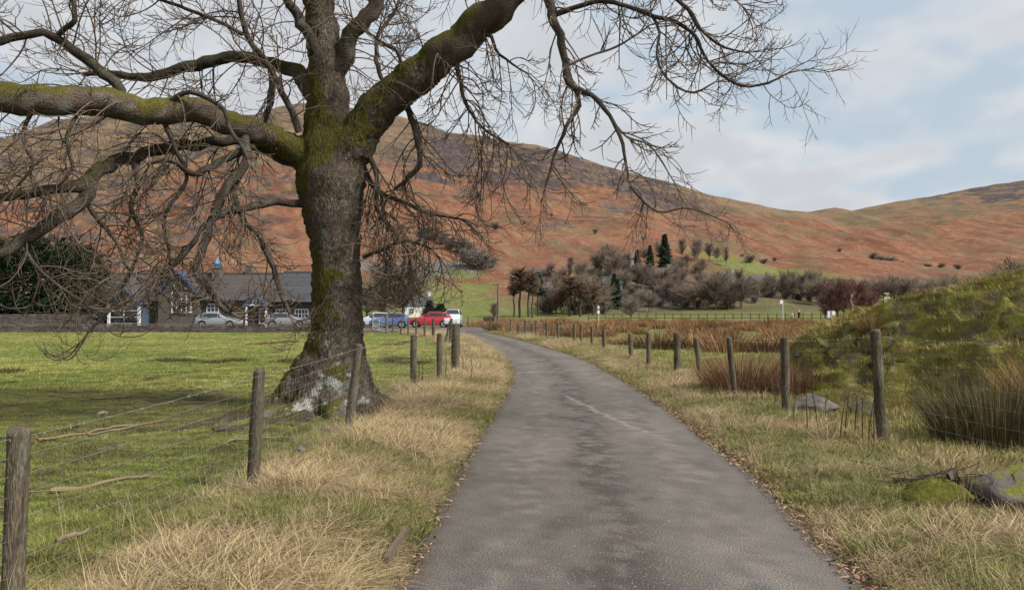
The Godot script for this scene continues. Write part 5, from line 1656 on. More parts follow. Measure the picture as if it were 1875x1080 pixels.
# ------------------------------------------------------------------ trees of the valley
func bare_meshes(seed_: int, h: float, spread: float, trunk_share: float, col: Color, twigcol: Color, cnt: int, thick: float, upright: float) -> Array:
	rng.seed = seed_
	var tr := MB.new()
	var top := h * (0.7 if upright > 0.5 else 0.95)
	var p := PackedVector3Array()
	var r := PackedFloat32Array()
	for i in 7:
		var f := i / 6.0
		p.append(Vector3(rf(-1, 1) * 0.12 * i, f * top - 0.4, rf(-1, 1) * 0.12 * i))
		r.append(h * 0.022 * (1.0 - f * 0.75) + 0.02)
	tr.tube(p, r, 7, col)
	var cr := MB.new()
	for k in cnt:
		var f := lerpf(trunk_share, 1.0, rng.randf())
		var y := f * top
		var a := rf(0, TAU)
		var start := Vector3(0, y, 0)
		var el := rf(0.2, 1.0) * upright
		var prof := sqrt(maxf(0.05, 1.0 - pow((f - 0.45) / 0.75, 2.0)))
		var d := Vector3(cos(a), el, sin(a)).normalized()
		var len := spread * prof * rf(0.5, 1.05)
		var pts := PackedVector3Array([start])
		var rs := PackedFloat32Array([thick * 2.2])
		var q := start
		for s in 4:
			d = (d + Vector3(rf(-1, 1), rf(-0.4, 1.0) * upright, rf(-1, 1)) * 0.35).normalized()
			q += d * len / 4.0
			pts.append(q)
			rs.append(thick * (1.9 - s * 0.42))
			for m in 3:
				var d2 := (d + Vector3(rf(-1, 1), rf(-0.7, 1.1), rf(-1, 1)) * 1.0).normalized()
				var l2 := len * rf(0.18, 0.42)
				var mid := q + d2 * l2 * 0.5
				d2 = (d2 + Vector3(rf(-1, 1), rf(-0.3, 1.0), rf(-1, 1)) * 0.5).normalized()
				cr.tube(PackedVector3Array([q, mid, mid + d2 * l2 * 0.5]), PackedFloat32Array([thick * 0.9, thick * 0.7, thick * 0.45]), 3, twigcol * rf(0.75, 1.25))
		cr.tube(pts, rs, 4, (col if col.r < 0.3 else twigcol) * rf(0.85, 1.1))
	return [tr.mesh(), cr.mesh()]

func conifer_meshes(seed_: int, h: float, spread: float, base: float, col: Color) -> Array:
	rng.seed = seed_
	var tr := MB.new()
	tr.tube(PackedVector3Array([Vector3(0, -0.4, 0), Vector3(0, h * 0.5, 0), Vector3(0, h * 0.97, 0)]), PackedFloat32Array([h * 0.02, h * 0.014, 0.02]), 7, Color(0.07, 0.05, 0.04))
	var cr := MB.new()
	var y := base * h
	while y < h:
		var f := (y - base * h) / (h * (1.0 - base))
		var rad := spread * (1.0 - f) * rf(0.8, 1.1) + 0.15
		for k in 9:
			var a := rf(0, TAU)
			var d := Vector3(cos(a), rf(-0.35, 0.15), sin(a))
			var s := d.cross(Vector3.UP).normalized()
			var l := rad * rf(0.6, 1.1)
			for m in 7:
				var q := Vector3(0, y, 0) + d * l * (m + 1.0) / 7.0
				for e in 2:
					cr.blade(q, (d * 0.5 + s * rf(-1, 1) + Vector3(0, rf(-0.8, 0.2), 0)).normalized(), Vector3(rf(-1, 1), rf(-1, 1), rf(-1, 1)).normalized(), 0.22 * h * 0.12 + 0.2, 0.14 + h * 0.010, Vector3(0, -0.3, 0), 2, col * rf(0.6, 1.3))
		y += h * 0.028
	return [tr.mesh(), cr.mesh()]

func tree_proto(called: String, meshes: Array, bark_m: Material, crown_m: Material) -> Node3D:
	var o := Node3D.new()
	o.name = called
	part("trunk", meshes[0], bark_m, o)
	part("crown", meshes[1], crown_m, o)
	return o

func plant(proto: Node3D, x: float, d: float, h: float, proto_h: float, wide: float, label: String, group: String, sink := 0.0) -> void:
	var s := h / proto_h
	var at := spot(x, -d, -sink)
	var c := copy_of(proto, at, rf(0, TAU), Vector3(s * wide, s, s * wide), label, group)
	c.set_meta("category", "tree")

func build_valley_trees() -> void:
	var grey := Color(0.16, 0.125, 0.10)
	var tw := Color(0.20, 0.152, 0.122)
	var round_a := tree_proto("bare_tree", bare_meshes(11, 9.0, 4.2, 0.26, grey, tw, 100, 0.04, 0.8), M.twig, M.twig)
	var round_b := tree_proto("bare_tree", bare_meshes(12, 9.0, 2.7, 0.3, grey, tw * 0.95, 100, 0.038, 1.5), M.twig, M.twig)
	var round_c := tree_proto("bare_tree", bare_meshes(13, 9.0, 4.6, 0.3, grey * 1.1, Color(0.21, 0.165, 0.125), 100, 0.04, 0.7), M.twig, M.twig)
	var birch := tree_proto("birch_tree", bare_meshes(14, 9.0, 2.6, 0.2, Color(0.14, 0.085, 0.07), Color(0.19, 0.10, 0.085), 100, 0.035, 1.4), M.twig, M.twig)
	var white_birch := tree_proto("birch_tree", bare_meshes(19, 9.0, 2.6, 0.3, Color(0.5, 0.46, 0.42), Color(0.16, 0.085, 0.07), 50, 0.03, 1.4), M.twig, M.twig)
	var larch := tree_proto("larch_tree", bare_meshes(15, 9.0, 1.9, 0.55, Color(0.075, 0.055, 0.045), Color(0.165, 0.105, 0.072), 110, 0.05, 0.35), M.twig, M.twig)
	var spruce := tree_proto("spruce_tree", conifer_meshes(16, 9.0, 2.0, 0.08, Color(0.022, 0.042, 0.022)), M.twig, M.needles)
	var pine := tree_proto("pine_tree", conifer_meshes(17, 9.0, 2.1, 0.5, Color(0.020, 0.040, 0.026)), M.twig, M.needles)
	var bush := tree_proto("bare_bush", bare_meshes(18, 4.0, 2.8, 0.02, Color(0.14, 0.12, 0.105), Color(0.20, 0.175, 0.15), 90, 0.045, 0.7), M.twig, M.twig)
	rng.seed = 555
	# tall larches and their dark companion on the valley road
	var gl := "larches along the valley road"
	plant(larch, 1.63, 165, 10.3, 9, 1.25, "tallest bare larch of the group right of the tall pole", gl)
	plant(larch, 3.48, 168, 9.8, 9, 1.2, "thick dark trunked larch left of the dark green pine", gl)
	plant(larch, 0.40, 170, 8.2, 9, 0.95, "thin larch at the outer edge of the group by the tall pole", gl)
	plant(larch, 4.16, 163, 9.2, 9, 1.0, "slender larch touching the dark green pine", gl)
	plant(pine, 5.55, 172, 9.6, 9, 1.0, "dark green pine with bushy top among brown larches", "")
	var g2 := "second group of larches"
	for q in [[12.34, 172, 8.6], [13.98, 178, 7.9], [14.50, 170, 7.4], [11.43, 176, 6.4], [16.95, 180, 7.2], [17.77, 176, 6.8]]:
		plant(larch, q[0], q[1], q[2], 9, 1.5, "bare brown larch in the second group left of the marker post", g2)
	plant(round_b, -2.61, 118, 3.4, 9, 1.1, "small bent bare tree just left of the tall pole", "")
	plant(round_a, 20.80, 140, 4.3, 9, 1.15, "round headed two stemmed tree behind the rail fence", "")
	# dark spruces
	var gs := "dark spruces in the valley wood"
	plant(spruce, 49.20, 258, 12.5, 9, 1.15, "tallest dark spruce standing above the wood", gs)
	plant(spruce, 44.12, 256, 8.8, 9, 1.0, "slim dark spruce left of the tallest one", gs)
	plant(spruce, 39.63, 254, 7.4, 9, 1.2, "stout dark spruce at the wood's upper left edge", gs)
	for q in [[20.59, 196, 7.6], [21.74, 198, 8.6], [22.35, 194, 6.4]]:
		plant(spruce, q[0], q[1], q[2], 9, 0.8, "dark spruce in the clump left of the slate house", gs)
	plant(spruce, 26.05, 198, 7.4, 9, 1.1, "dark spruce leaning right of the slate house", gs)
	plant(spruce, 26.00, 204, 8.4, 9, 1.0, "dark spruce behind the slate house's right end", gs)
	# the wood of bare trees
	var gw := "bare trees of the valley wood"
	var protos := [round_a, round_b, round_c]
	var zones := [
		["leafless tree low in the wood between the two larch groups", [[8.46, 190, 4.6], [10.06, 196, 5.4], [11.76, 200, 5.2], [18.47, 205, 6.4], [19.65, 200, 6.0], [20.85, 196, 5.2], [12.27, 230, 6.5], [16.07, 240, 6.0], [18.93, 235, 7.0], [7.24, 182, 6.0], [8.91, 186, 6.8], [10.32, 184, 7.2], [12.07, 192, 7.6], [17.19, 188, 7.4], [18.32, 184, 7.0], [20.47, 190, 6.6], [20.55, 186, 5.0], [15.20, 210, 8.0], [18.49, 215, 8.2]]],
		["leafless tree close round the slate house", [[28.05, 242, 8.9], [30.52, 246, 9.3], [31.47, 238, 8.1], [29.30, 215, 6.0], [32.37, 222, 6.6], [35.44, 250, 7.0], [25.13, 222, 5.5], [23.92, 204, 4.6], [26.54, 206, 4.2]]],
		["leafless tree high in the wood near the tallest spruce", [[45.45, 278, 6.8], [45.98, 270, 6.5], [51.39, 288, 8.3], [51.13, 274, 7.2], [55.30, 280, 8.3], [59.64, 290, 9.4], [62.86, 294, 9.4], [63.92, 288, 9.7], [67.19, 292, 10.1], [70.05, 294, 9.4], [70.58, 288, 7.9], [54.35, 260, 7.2], [55.69, 254, 6.8], [59.81, 263, 7.2], [63.31, 268, 7.2]]],
		["leafless tree in the middle of the wood below the pale cottages", [[34.80, 225, 7.0], [38.58, 236, 7.4], [39.45, 228, 7.0], [42.03, 232, 6.4], [45.71, 238, 7.0], [46.76, 232, 8.0], [50.56, 238, 8.0], [31.61, 200, 5.2], [32.84, 196, 5.6], [35.42, 200, 5.6]]],
		["round headed bare tree in the row on the grassy hummock", [[38.71, 196, 7.0], [39.48, 192, 7.4], [42.60, 198, 7.6], [43.59, 194, 7.2], [46.84, 200, 7.8], [47.77, 196, 8.0], [50.88, 202, 7.6], [50.97, 196, 7.6], [53.37, 198, 7.8], [53.87, 194, 8.0], [56.30, 196, 8.2], [59.35, 200, 6.8], [62.78, 205, 6.0]]],
		["leafless tree in the line right of the grassy hummock", [[67.31, 215, 6.4], [72.58, 225, 6.2], [72.10, 218, 6.6], [71.84, 212, 7.2], [74.96, 216, 7.6], [73.88, 208, 7.6], [77.76, 214, 7.8], [76.53, 206, 7.8], [79.73, 210, 8.0], [79.12, 204, 8.0], [83.16, 210, 8.0]]],
		["leafless grey tree in the long belt seen over the knoll", [[85.57, 190, 8.0], [89.87, 196, 7.6], [87.06, 186, 8.0], [91.69, 192, 8.2], [89.62, 184, 8.0], [94.35, 190, 8.4], [92.11, 182, 8.0], [96.94, 188, 8.4], [94.53, 180, 8.2], [99.45, 186, 9.0], [97.11, 178, 9.0], [102.38, 184, 9.6], [100.98, 178, 9.8], [106.63, 184, 10.5], [105.34, 178, 10.5], [111.14, 184, 11.0], [108.70, 176, 11.0], [114.88, 182, 11.5], [115.02, 178, 11.5], [119.25, 180, 11.5]]]]
	for zone in zones:
		for q in zone[1]:
			var high: bool = q[1] > 252.0
			for rep in (1 if high else 2):
				plant(protos[rng.randi() % 3], q[0] + rf(-2.4, 2.4), q[1] + rf(-9.0, 9.0) - (14.0 if high else 0.0), q[2] * rf(0.7, 1.2) * (0.8 if high else 1.0), 9, rf(0.75, 1.2), zone[0], gw)
			if high:
				continue
			plant(bush, q[0] + rf(-3.0, 3.0), q[1] + rf(-6.0, 10.0), rf(1.4, 2.6), 4, rf(0.9, 1.5), "low bare scrub bush under the valley trees", "scrub in the valley wood")
	# reddish birches by the knoll
	var gb := "reddish birches beyond the knoll"
	for q in [[50.77, 130, 5.2], [50.86, 128, 7.0], [53.53, 132, 8.4], [52.95, 128, 8.2], [56.07, 130, 8.0], [58.89, 134, 6.5], [58.37, 130, 5.6]]:
		plant(birch, q[0], q[1], q[2], 9, 1.15, "dark reddish leafless birch in the thicket left of the knoll", gb)
	plant(white_birch, 45.70, 108, 7.2, 9, 0.8, "white stemmed birch in front of the reddish thicket", gb)
	for q in [[43.42, 70, 6.2], [40.83, 64, 6.6], [45.80, 70, 7.0]]:
		plant(round_b, q[0], q[1], q[2], 9, 1.3, "bare grey tree rising behind the knoll at the picture's right edge", "bare trees behind the knoll")
	# left of the lane
	plant(round_c, -12.11, 88, 9.6, 9, 1.0, "wide leafless tree behind the parked blue and red cars", "")
	plant(round_a, -15.37, 96, 7.2, 9, 1.0, "bare tree half hidden behind the big trunk's right side", "")
	for q in [[-18.05, 100, 6.5], [-21.03, 104, 6.5], [-28.23, 110, 7.6], [-30.65, 108, 7.0], [-35.59, 112, 8.0], [-37.99, 108, 7.6], [-43.97, 112, 8.0], [-45.94, 106, 7.4], [-51.41, 110, 8.2], [-51.79, 104, 7.4]]:
		plant(protos[rng.randi() % 3], q[0], q[1], q[2], 9, 1.0, "leafless tree standing behind the school roofs", "bare trees behind the school")
	# bushes on the slope
	var gbu := "bare bushes on the bracken slope"
	for q in [[-33.75, 300, 8], [-31.51, 302, 8], [-28.45, 300, 7], [-25.25, 296, 8], [-22.13, 292, 8], [-19.62, 290, 8], [-17.13, 288, 9], [-15.07, 286, 8], [-13.42, 284, 6]]:
		plant(bush, q[0], q[1], q[2] * 0.6, 4, 0.95, "dark bare bush in the row crossing the bracken slope", gbu)
	for q in [[-14.16, 262, 6.0], [-11.58, 260, 7.0], [-9.38, 258, 6.0], [-7.04, 262, 4.0]]:
		plant(bush, q[0], q[1], q[2], 4, 1.0, "grey bare bush on the scree above the green pasture", "bushes on the scree")
	var gfl := "lone bushes on the fell"
	for q in [[-6.92, 345, 6.0], [35.77, 345, 4.0], [54.40, 330, 3.4], [89.23, 300, 5.5], [95.90, 305, 4.5], [104.96, 320, 3.0], [94.78, 330, 2.6], [90.72, 340, 3.0], [148.62, 330, 6.0], [151.07, 328, 6.5], [153.91, 326, 7.0], [156.49, 324, 6.0], [163.88, 330, 5.0], [139.26, 340, 3.2], [140.14, 380, 3.0], [165.87, 320, 4.5], [168.64, 315, 5.0], [173.39, 312, 4.5], [19.71, 400, 2.6], [5.81, 380, 2.4]]:
		plant(bush, q[0], q[1], q[2] * 0.55, 4, 1.1, "lone dark bush dotted on the bracken fell", gfl)
	# evergreens left of the lane's end
	plant(spruce, -13.39, 130, 3.4, 9, 2.6, "dark rounded evergreen beside the white cottage", "")
	plant(spruce, -11.44, 128, 2.9, 9, 3.4, "broad dark evergreen bush in the middle of the three by the cottage", "")
	plant(spruce, -9.55, 126, 2.0, 9, 3.4, "lowest dark evergreen bush nearest the slim pole", "")
	# the big yew at the school's left
	rng.seed = 77
	var yew := thing("yew_tree", "massive dark green yew left of the school", "tree", spot(-45.23, -76.0))
	var tm := MB.new()
	tm.tube(PackedVector3Array([Vector3(0, -0.3, 0), Vector3(0.1, 2.0, 0), Vector3(0, 5.0, 0)]), PackedFloat32Array([0.5, 0.42, 0.2]), 10, Color(0.09, 0.06, 0.045))
	part("trunk", tm.mesh(), M.limb_bark, yew)
	var ym := MB.new()
	for k in 15000:
		var d := Vector3(rf(-1, 1), rf(-1, 1), rf(-1, 1)).normalized()
		var lump := 1.0 + nb.get_noise_3d(d.x * 1.4, d.y * 1.4, d.z * 1.4) * 0.32
		var rad := lump * pow(rng.randf(), 0.22)
		var q := Vector3(d.x * 6.2, 4.2 + d.y * 4.4, d.z * 4.6) * 1.0
		q = Vector3(0, 4.2, 0) + (q - Vector3(0, 4.2, 0)) * rad
		if q.y < 0.3:
			continue
		ym.blade(q, (d + Vector3(rf(-1, 1), rf(-1, 0.6), rf(-1, 1))).normalized(), Vector3(rf(-1, 1), rf(-1, 1), rf(-1, 1)).normalized(), rf(0.35, 0.7), 0.2, Vector3(0, -0.5, 0), 2, Color(0.013, 0.024, 0.010) * rf(0.6, 1.5))
	part("crown", ym.mesh(), M.needles, yew)
	for o in [round_a, round_b, round_c, birch, white_birch, larch, spruce, pine, bush]:
		o.free()

# ------------------------------------------------------------------ rushes
func rush_mesh(seed_: int, cnt: int, spread: float, high: float, cols: Array, lean: float, wide: float) -> ArrayMesh:
	rng.seed = seed_
	var mb := MB.new()
	for k in cnt:
		var a := rf(0, TAU)
		var rr := sqrt(rng.randf())
		var p := Vector3(cos(a) * rr * spread, -0.03, sin(a) * rr * spread)
		var d := (Vector3.UP + Vector3(cos(a), 0, sin(a)) * rr * lean + Vector3(rf(-1, 1), 0, rf(-1, 1)) * 0.16).normalized()
		var c: Color = cols[rng.randi() % cols.size()]
		mb.blade(p, d, Vector3(rf(-1, 1), 0, rf(-1, 1)).normalized(), high * rf(0.55, 1.1) * (1.0 - 0.25 * rr), wide, Vector3(cos(a), -0.3, sin(a)) * rf(0.0, 0.7), 4, c * rf(0.7, 1.3))
	return mb.mesh()

func build_rushes() -> void:
	var brown := Color(0.215, 0.122, 0.062)
	var orange := Color(0.315, 0.185, 0.085)
	var green := Color(0.075, 0.075, 0.03)
	var red := Color(0.19, 0.095, 0.058)
	var dark := Color(0.085, 0.055, 0.035)
	# the clumps one can pick out near the right fence
	var R := func(called, label, at, turn, mesh, group := "") -> MeshInstance3D:
		var o := part(called, mesh, M.rush, self, at)
		o.rotation.y = turn
		tag(o, label, "rushes", group)
		return o
	var big := rush_mesh(31, 1500, 0.62, 1.05, [red, brown, brown, orange, dark], 0.55, 0.009)
	R.call("rush_clump", "big reddish brown rush clump right behind the right fence", spot(4.38, -15.4), 0.0, big)
	R.call("rush_clump", "smaller reddish rush clump between the big one and the knoll", spot(5.18, -14.8), 1.4, rush_mesh(32, 900, 0.42, 0.85, [red, brown, dark], 0.45, 0.008))
	R.call("rush_clump", "dark green rush clump behind the netting at the knoll's foot", spot(5.75, -9.6), 0.5, rush_mesh(33, 1500, 0.62, 1.15, [green, green, green, dark, dark, Color(0.13, 0.10, 0.04)], 0.6, 0.009))
	R.call("rush_clump", "tawny rush clump on the slope above the dark green one", spot(7.2, -10.6, 0.35), 0.2, rush_mesh(34, 1100, 0.6, 0.95, [brown, orange, Color(0.2, 0.15, 0.06)], 0.6, 0.009))
	var kx := 6.74
	R.call("rush_clump", "wind-bent tawny rush tuft on the knoll behind a fence post", Vector3(kx, height(kx, -15.0) + knoll_h(kx, -15.0) - 0.05, -15.0), 0.0, rush_mesh(35, 800, 0.16, 0.62, [brown, orange, dark, Color(0.22, 0.16, 0.06)], 0.9, 0.008))
	var kb := 8.11
	R.call("rush_clump", "orange brown rush clump on the knoll's skyline", Vector3(kb, height(kb, -15.7) + knoll_h(kb, -15.7) - 0.06, -15.7), 0.0, rush_mesh(36, 1100, 0.3, 0.62, [brown, orange, orange, red], 0.6, 0.011))
	# the marshy field: many tussocks, each its own
	var kinds := []
	for k in 4:
		kinds.append(rush_mesh(40 + k, 330, 0.55, 0.85, [brown, orange, orange, Color(0.28, 0.15, 0.065), dark], 0.5, 0.02))
	kinds.append(rush_mesh(45, 330, 0.5, 0.7, [dark, green, brown], 0.5, 0.02))
	rng.seed = 909
	var placed := 0
	var tries := 0
	while placed < 290 and tries < 4000:
		tries += 1
		var d := 27.0 + 92.0 * pow(rng.randf(), 0.8)
		var x0 := look(fence_r, d) + 0.9
		var x := x0 + pow(rng.randf(), 0.9) * (d * 0.52 - x0)
		if x < x0:
			continue
		var clump := na.get_noise_2d(x * 1.1 + 300.0, d * 1.1)
		if clump < (0.02 if d < 45.0 else -0.12):
			continue
		if d < 36.0 and x < 8.0 and rng.randf() < 0.7:
			continue
		if knoll(x, -d) > 0.05:
			continue
		var k := rng.randi() % 5
		var o := part("rush_tussock", kinds[k], M.rush, self, spot(x, -d))
		var s := rf(0.75, 1.35)
		o.scale = Vector3(s * rf(1.0, 1.8), s * rf(0.8, 1.15), s * rf(1.0, 1.5))
		o.rotation.y = rf(0, TAU)
		tag(o, "rush tussock in the marsh just beyond the thick right fence posts" if d < 42.0 else ("orange brown rush tussock in the middle of the marshy field" if d < 66.0 else ("rush tussock in the far half of the marshy field" if d < 95.0 else "rush tussock at the back of the marsh before the rail fence")), "rushes", "rush tussocks in the marshy field")
		placed += 1
	# ragged bank of rushes along the bend and by the car park
	for q in 46:
		var d := rf(48.0, 92.0)
		var x := look(fence_r, d) + rf(0.3, 5.0)
		var o := part("rush_tussock", kinds[rng.randi() % 5], M.rush, self, spot(x, -d))
		var s := rf(0.7, 1.2)
		o.scale = Vector3(s * 1.5, s, s * 1.3)
		tag(o, "rush tussock in the ragged bank along the lane's far bend", "rushes", "rush tussocks along the bend")
	# low dark tufts in the green field
	var low := rush_mesh(50, 260, 0.35, 0.2, [dark, Color(0.10, 0.085, 0.035), green], 0.9, 0.014)
	rng.seed = 31
	for q in [[-11.14, -25.35], [-11.07, -25.91], [-10.54, -25.35], [-10.36, -25.63], [-9.83, -25.08], [-9.43, -24.82], [-9.34, -25.35], [-9.24, -25.91], [-9.02, -26.19], [-8.63, -25.91], [-7.14, -25.08], [-7.05, -25.63], [-6.54, -24.56], [-3.92, -25.63], [-3.88, -26.79], [-3.40, -25.08], [-3.06, -24.31], [-2.92, -25.08], [-13.22, -20.87], [-13.26, -21.25], [-12.27, -38.01], [-12.04, -39.28], [-11.80, -40.63], [-11.44, -41.34], [-5.61, -38.01], [-5.45, -40.63]]:
		var o := part("rush_tuft", low, M.rush, self, spot(q[0], q[1]))
		o.scale = Vector3(rf(0.9, 1.5), rf(0.7, 1.2), rf(0.8, 1.2))
		tag(o, "low dark tuft of rushes in the grazed green field", "rushes", "dark tufts in the green field")

# ------------------------------------------------------------------ sticks, stones, stalks
func rock_mesh(seed_: int, r: Vector3, mossy: float) -> ArrayMesh:
	var sp := SphereMesh.new()
	sp.radial_segments = 48
	sp.rings = 28
	var arr := sp.get_mesh_arrays()
	var mb := MB.new()
	mb.v = arr[Mesh.ARRAY_VERTEX]
	mb.n = arr[Mesh.ARRAY_NORMAL]
	mb.ix = arr[Mesh.ARRAY_INDEX]
	for i in mb.v.size():
		var d := mb.v[i].normalized()
		var k := 1.0 + nb.get_noise_3d(d.x * 0.8 + seed_, d.y * 0.8, d.z * 0.8) * 0.5 + nr.get_noise_3d(d.x * 3.0 + seed_, d.y * 3.0, d.z * 3.0) * 0.12
		var e := d * k
		for pl in 11:
			var pn := Vector3(sin(seed_ * 7.1 + pl * 2.4), sin(seed_ * 3.3 + pl * 1.7 + 1.0), sin(seed_ * 5.7 + pl * 3.1 + 2.0)).normalized()
			var over := e.dot(pn) - (0.62 + 0.16 * sin(seed_ + pl * 4.0))
			if over > 0.0:
				e -= pn * over * 0.92
		mb.v[i] = Vector3(e.x * r.x, e.y * r.y, e.z * r.z) * 1.25
		var p2 := nb.get_noise_3d(d.x * 2.0 + seed_, d.y * 2.0, d.z * 2.0)
		var p3 := nb.get_noise_3d(d.x * 7.0 + seed_, d.y * 7.0, d.z * 7.0)
		var c := Color(0.13, 0.11, 0.10).lerp(Color(0.27, 0.255, 0.24), sm(-0.2, 0.5, p2 + p3 * 0.7))
		c = mix3(c, Color(0.16, 0.155, 0.02), sm(0.25, 0.45, d.y * 0.4 + p2 * 0.8 + p3 * 0.3 + mossy))
		mb.c.append(c)
	for i in range(0, mb.ix.size(), 3):
		pass
	# recompute the normals of the lumpy surface
	var st := SurfaceTool.new()
	st.create_from(mb.mesh(), 0)
	st.generate_normals()
	return st.commit()

func build_bits() -> void:
	# mossy boulder in the right foreground and its neighbours
	var B := func(label, at, r, seed_, mossy) -> void:
		var o := part("boulder", rock_mesh(seed_, r, mossy), M.rock, self, at)
		o.rotation.y = seed_ * 1.7
		tag(o, label, "rock")
	B.call("grey boulder with a moss cap at the right verge edge", spot(4.08, -6.35, 0.05), Vector3(0.32, 0.26, 0.3), 3, 0.12)
	B.call("yellow-green moss hummock left of the grey boulder", spot(3.42, -6.45, 0.02), Vector3(0.24, 0.17, 0.22), 5, 0.8)
	B.call("moss covered stone right of the grey boulder", spot(4.4, -6.2, 0.05), Vector3(0.3, 0.24, 0.3), 7, 0.6)
	B.call("pale lichened rock at the knoll's left foot", spot(4.75, -12.6, 0.05), Vector3(0.38, 0.26, 0.3), 9, -0.2)
	B.call("grey stone in the turf beside the pale lichened rock", spot(5.4, -12.2, 0.05), Vector3(0.3, 0.2, 0.26), 12, 0.0)
	for q in [["grey rock outcrop high on the knoll's face", 8.6, -12.4, 0.24, 15]]:
		B.call(q[0], Vector3(q[1], height(q[1], q[2]) + knoll_h(q[1], q[2]) - q[3] * 0.25, q[2]), Vector3(q[3] * 1.3, q[3] * 0.7, q[3]), q[4], -0.15)
	# slanting ledges that break through the knoll's left face
	rng.seed = 66
	for q in [[6.05, -15.7], [6.3, -15.1], [6.55, -15.5], [6.7, -14.6], [6.95, -14.9], [6.5, -14.2], [7.1, -14.2], [5.95, -16.3], [7.35, -13.6], [8.2, -13.0], [8.5, -12.2], [8.9, -12.6]]:
		var lr := rf(0.16, 0.30)
		var led := part("rock_ledge", rock_mesh(60 + rng.randi() % 50, Vector3(lr * 1.25, lr * 0.75, lr), 0.22), M.rock, self, Vector3(q[0], height(q[0], q[1]) + knoll_h(q[0], q[1]) - lr * 0.42, q[1]))
		led.rotation = Vector3(rf(-0.1, 0.4), rf(-0.5, 0.5), rf(0.2, 0.5))
		tag(led, "mossy rock ledge slanting out of the knoll's face behind the fence", "rock", "rock ledges of the knoll")
	# heap of dead brushwood by the boulder
	rng.seed = 71
	var hp := thing("brushwood", "dark heap of dead twigs lying against the grey boulder", "brushwood", spot(3.75, -6.95))
	for k in 46:
		var tm := MB.new()
		var a := rf(-0.5, 0.5)
		twig(tm, Vector3(rf(-0.6, 0.35), rf(0.02, 0.14), rf(-0.18, 0.18)), Vector3(cos(a), rf(-0.05, 0.12), sin(a)), rf(0.3, 0.7), 0.006, 0.0, 0, Color(0.10, 0.072, 0.055) * rf(0.6, 1.4))
		for i in tm.v.size():
			tm.v[i].y = tm.v[i].y - 0.22 if tm.v[i].y > 0.24 else tm.v[i].y
		part("stick", tm.mesh(), M.twig, hp)
	var lg := part("fallen_log", limb_mesh([3.35, height(3.35, -7.1) + 0.04, -7.1, 0.03, 3.8, 0.14, -6.9, 0.05, 4.3, 0.28, -6.7, 0.06, 4.9, 0.32, -6.5, 0.05], 9, 0.35).mesh(), M.limb_bark, self)
	tag(lg, "mossy fallen branch running over the grey boulder", "branch")
	# fallen sticks in the field under the tree
	rng.seed = 81
	var names := ["long pale fallen branch nearest the first fence post", "broken stick lying beyond the long pale branch", "thin stick in the grass left of the tree roots", "curved stick far out under the tree's left limb", "forked stick beside the curved one", "short stick near the tree roots", "bare stick in front of the dark tufts", "thin twig beyond the barbed wire", "pale twig near the second post", "brown stick near the first post", "slim stick behind the white wool", "straight stick halfway to the tree", "pale bent stick on the right verge grass", "dark stick against the lane's left edge"]
	var sticks := [[-4.04, -7.12, -3.53, -7.88, 0.022], [-5.70, -9.76, -5.40, -11.04, 0.018], [-5.41, -10.27, -5.05, -11.69, 0.014], [-9.38, -16.16, -8.06, -15.52, 0.012], [-8.60, -14.94, -7.37, -13.88, 0.012], [-3.38, -9.64, -2.83, -10.01, 0.012], [-7.40, -14.22, -6.92, -14.94, 0.022], [-6.33, -13.49, -5.69, -13.41, 0.009], [-5.75, -13.97, -5.10, -13.88, 0.010], [-3.12, -5.57, -3.05, -5.85, 0.018], [-7.15, -16.16, -6.95, -16.38, 0.010], [-4.65, -9.38, -4.22, -9.23, 0.008], [3.39, -8.21, 3.62, -7.32, 0.010], [-0.68, -10.14, -0.34, -9.76, 0.008]]
	for k in sticks.size():
		var q: Array = sticks[k]
		var a := Vector3(q[0], 0, q[1])
		var b := Vector3(q[2], 0, q[3])
		var f := []
		for i in 5:
			var w := i / 4.0
			var p := a.lerp(b, w) + Vector3(rf(-1, 1), 0, rf(-1, 1)) * 0.05
			f.append_array([p.x, height(p.x, p.z) + 0.035, p.z, q[4] * (1.2 - w * 0.6)])
		var m := limb_mesh(f, 7, -0.6)
		for i in m.c.size():
			m.c[i] = Color(0.175, 0.125, 0.08) * (1.0 + nb.get_noise_3d(m.v[i].x * 9.0, m.v[i].y * 9.0, m.v[i].z * 9.0) * 0.5)
		var o := part("fallen_stick", m.mesh(), M.twig, self)
		tag(o, names[k], "stick", "fallen sticks")
	# loose twigs too many to tell apart
	var tws := MB.new()
	for k in 3:
		tws.tube(PackedVector3Array([Vector3(-0.15, 0.01, 0), Vector3(0.0, 0.02 + k * 0.005, rf(-0.04, 0.04)), Vector3(0.16, 0.012, rf(-0.05, 0.05))]), PackedFloat32Array([0.005, 0.005, 0.003]), 4, WHITE)
		break
	var xf := []
	var cc := PackedColorArray()
	for k in 420:
		var a := rf(0, TAU)
		var rr := 6.5 * sqrt(rng.randf())
		var x := -4.8 + cos(a) * rr
		var z := -10.5 + sin(a) * rr
		if x > look(fence_l, -z):
			continue
		xf.append(Transform3D(Basis(Vector3.UP, rf(0, TAU)).scaled(Vector3.ONE * rf(0.4, 1.3)), spot(x, z, 0.025)))
		cc.append(Color(0.20, 0.15, 0.10) * rf(0.4, 1.4))
	stuff("twig_litter", "scatter of small fallen twigs on the turf under the tree", "twigs", tws.mesh(), M.twig, xf, cc)
	# earth thrown up by a mole near the second post
	var mh := MB.new()
	var sp := Vector3(-2.29, -8.27, 0)
	var mx := sp.x
	var mz := sp.y
	var clods := []
	var cl := PackedColorArray()
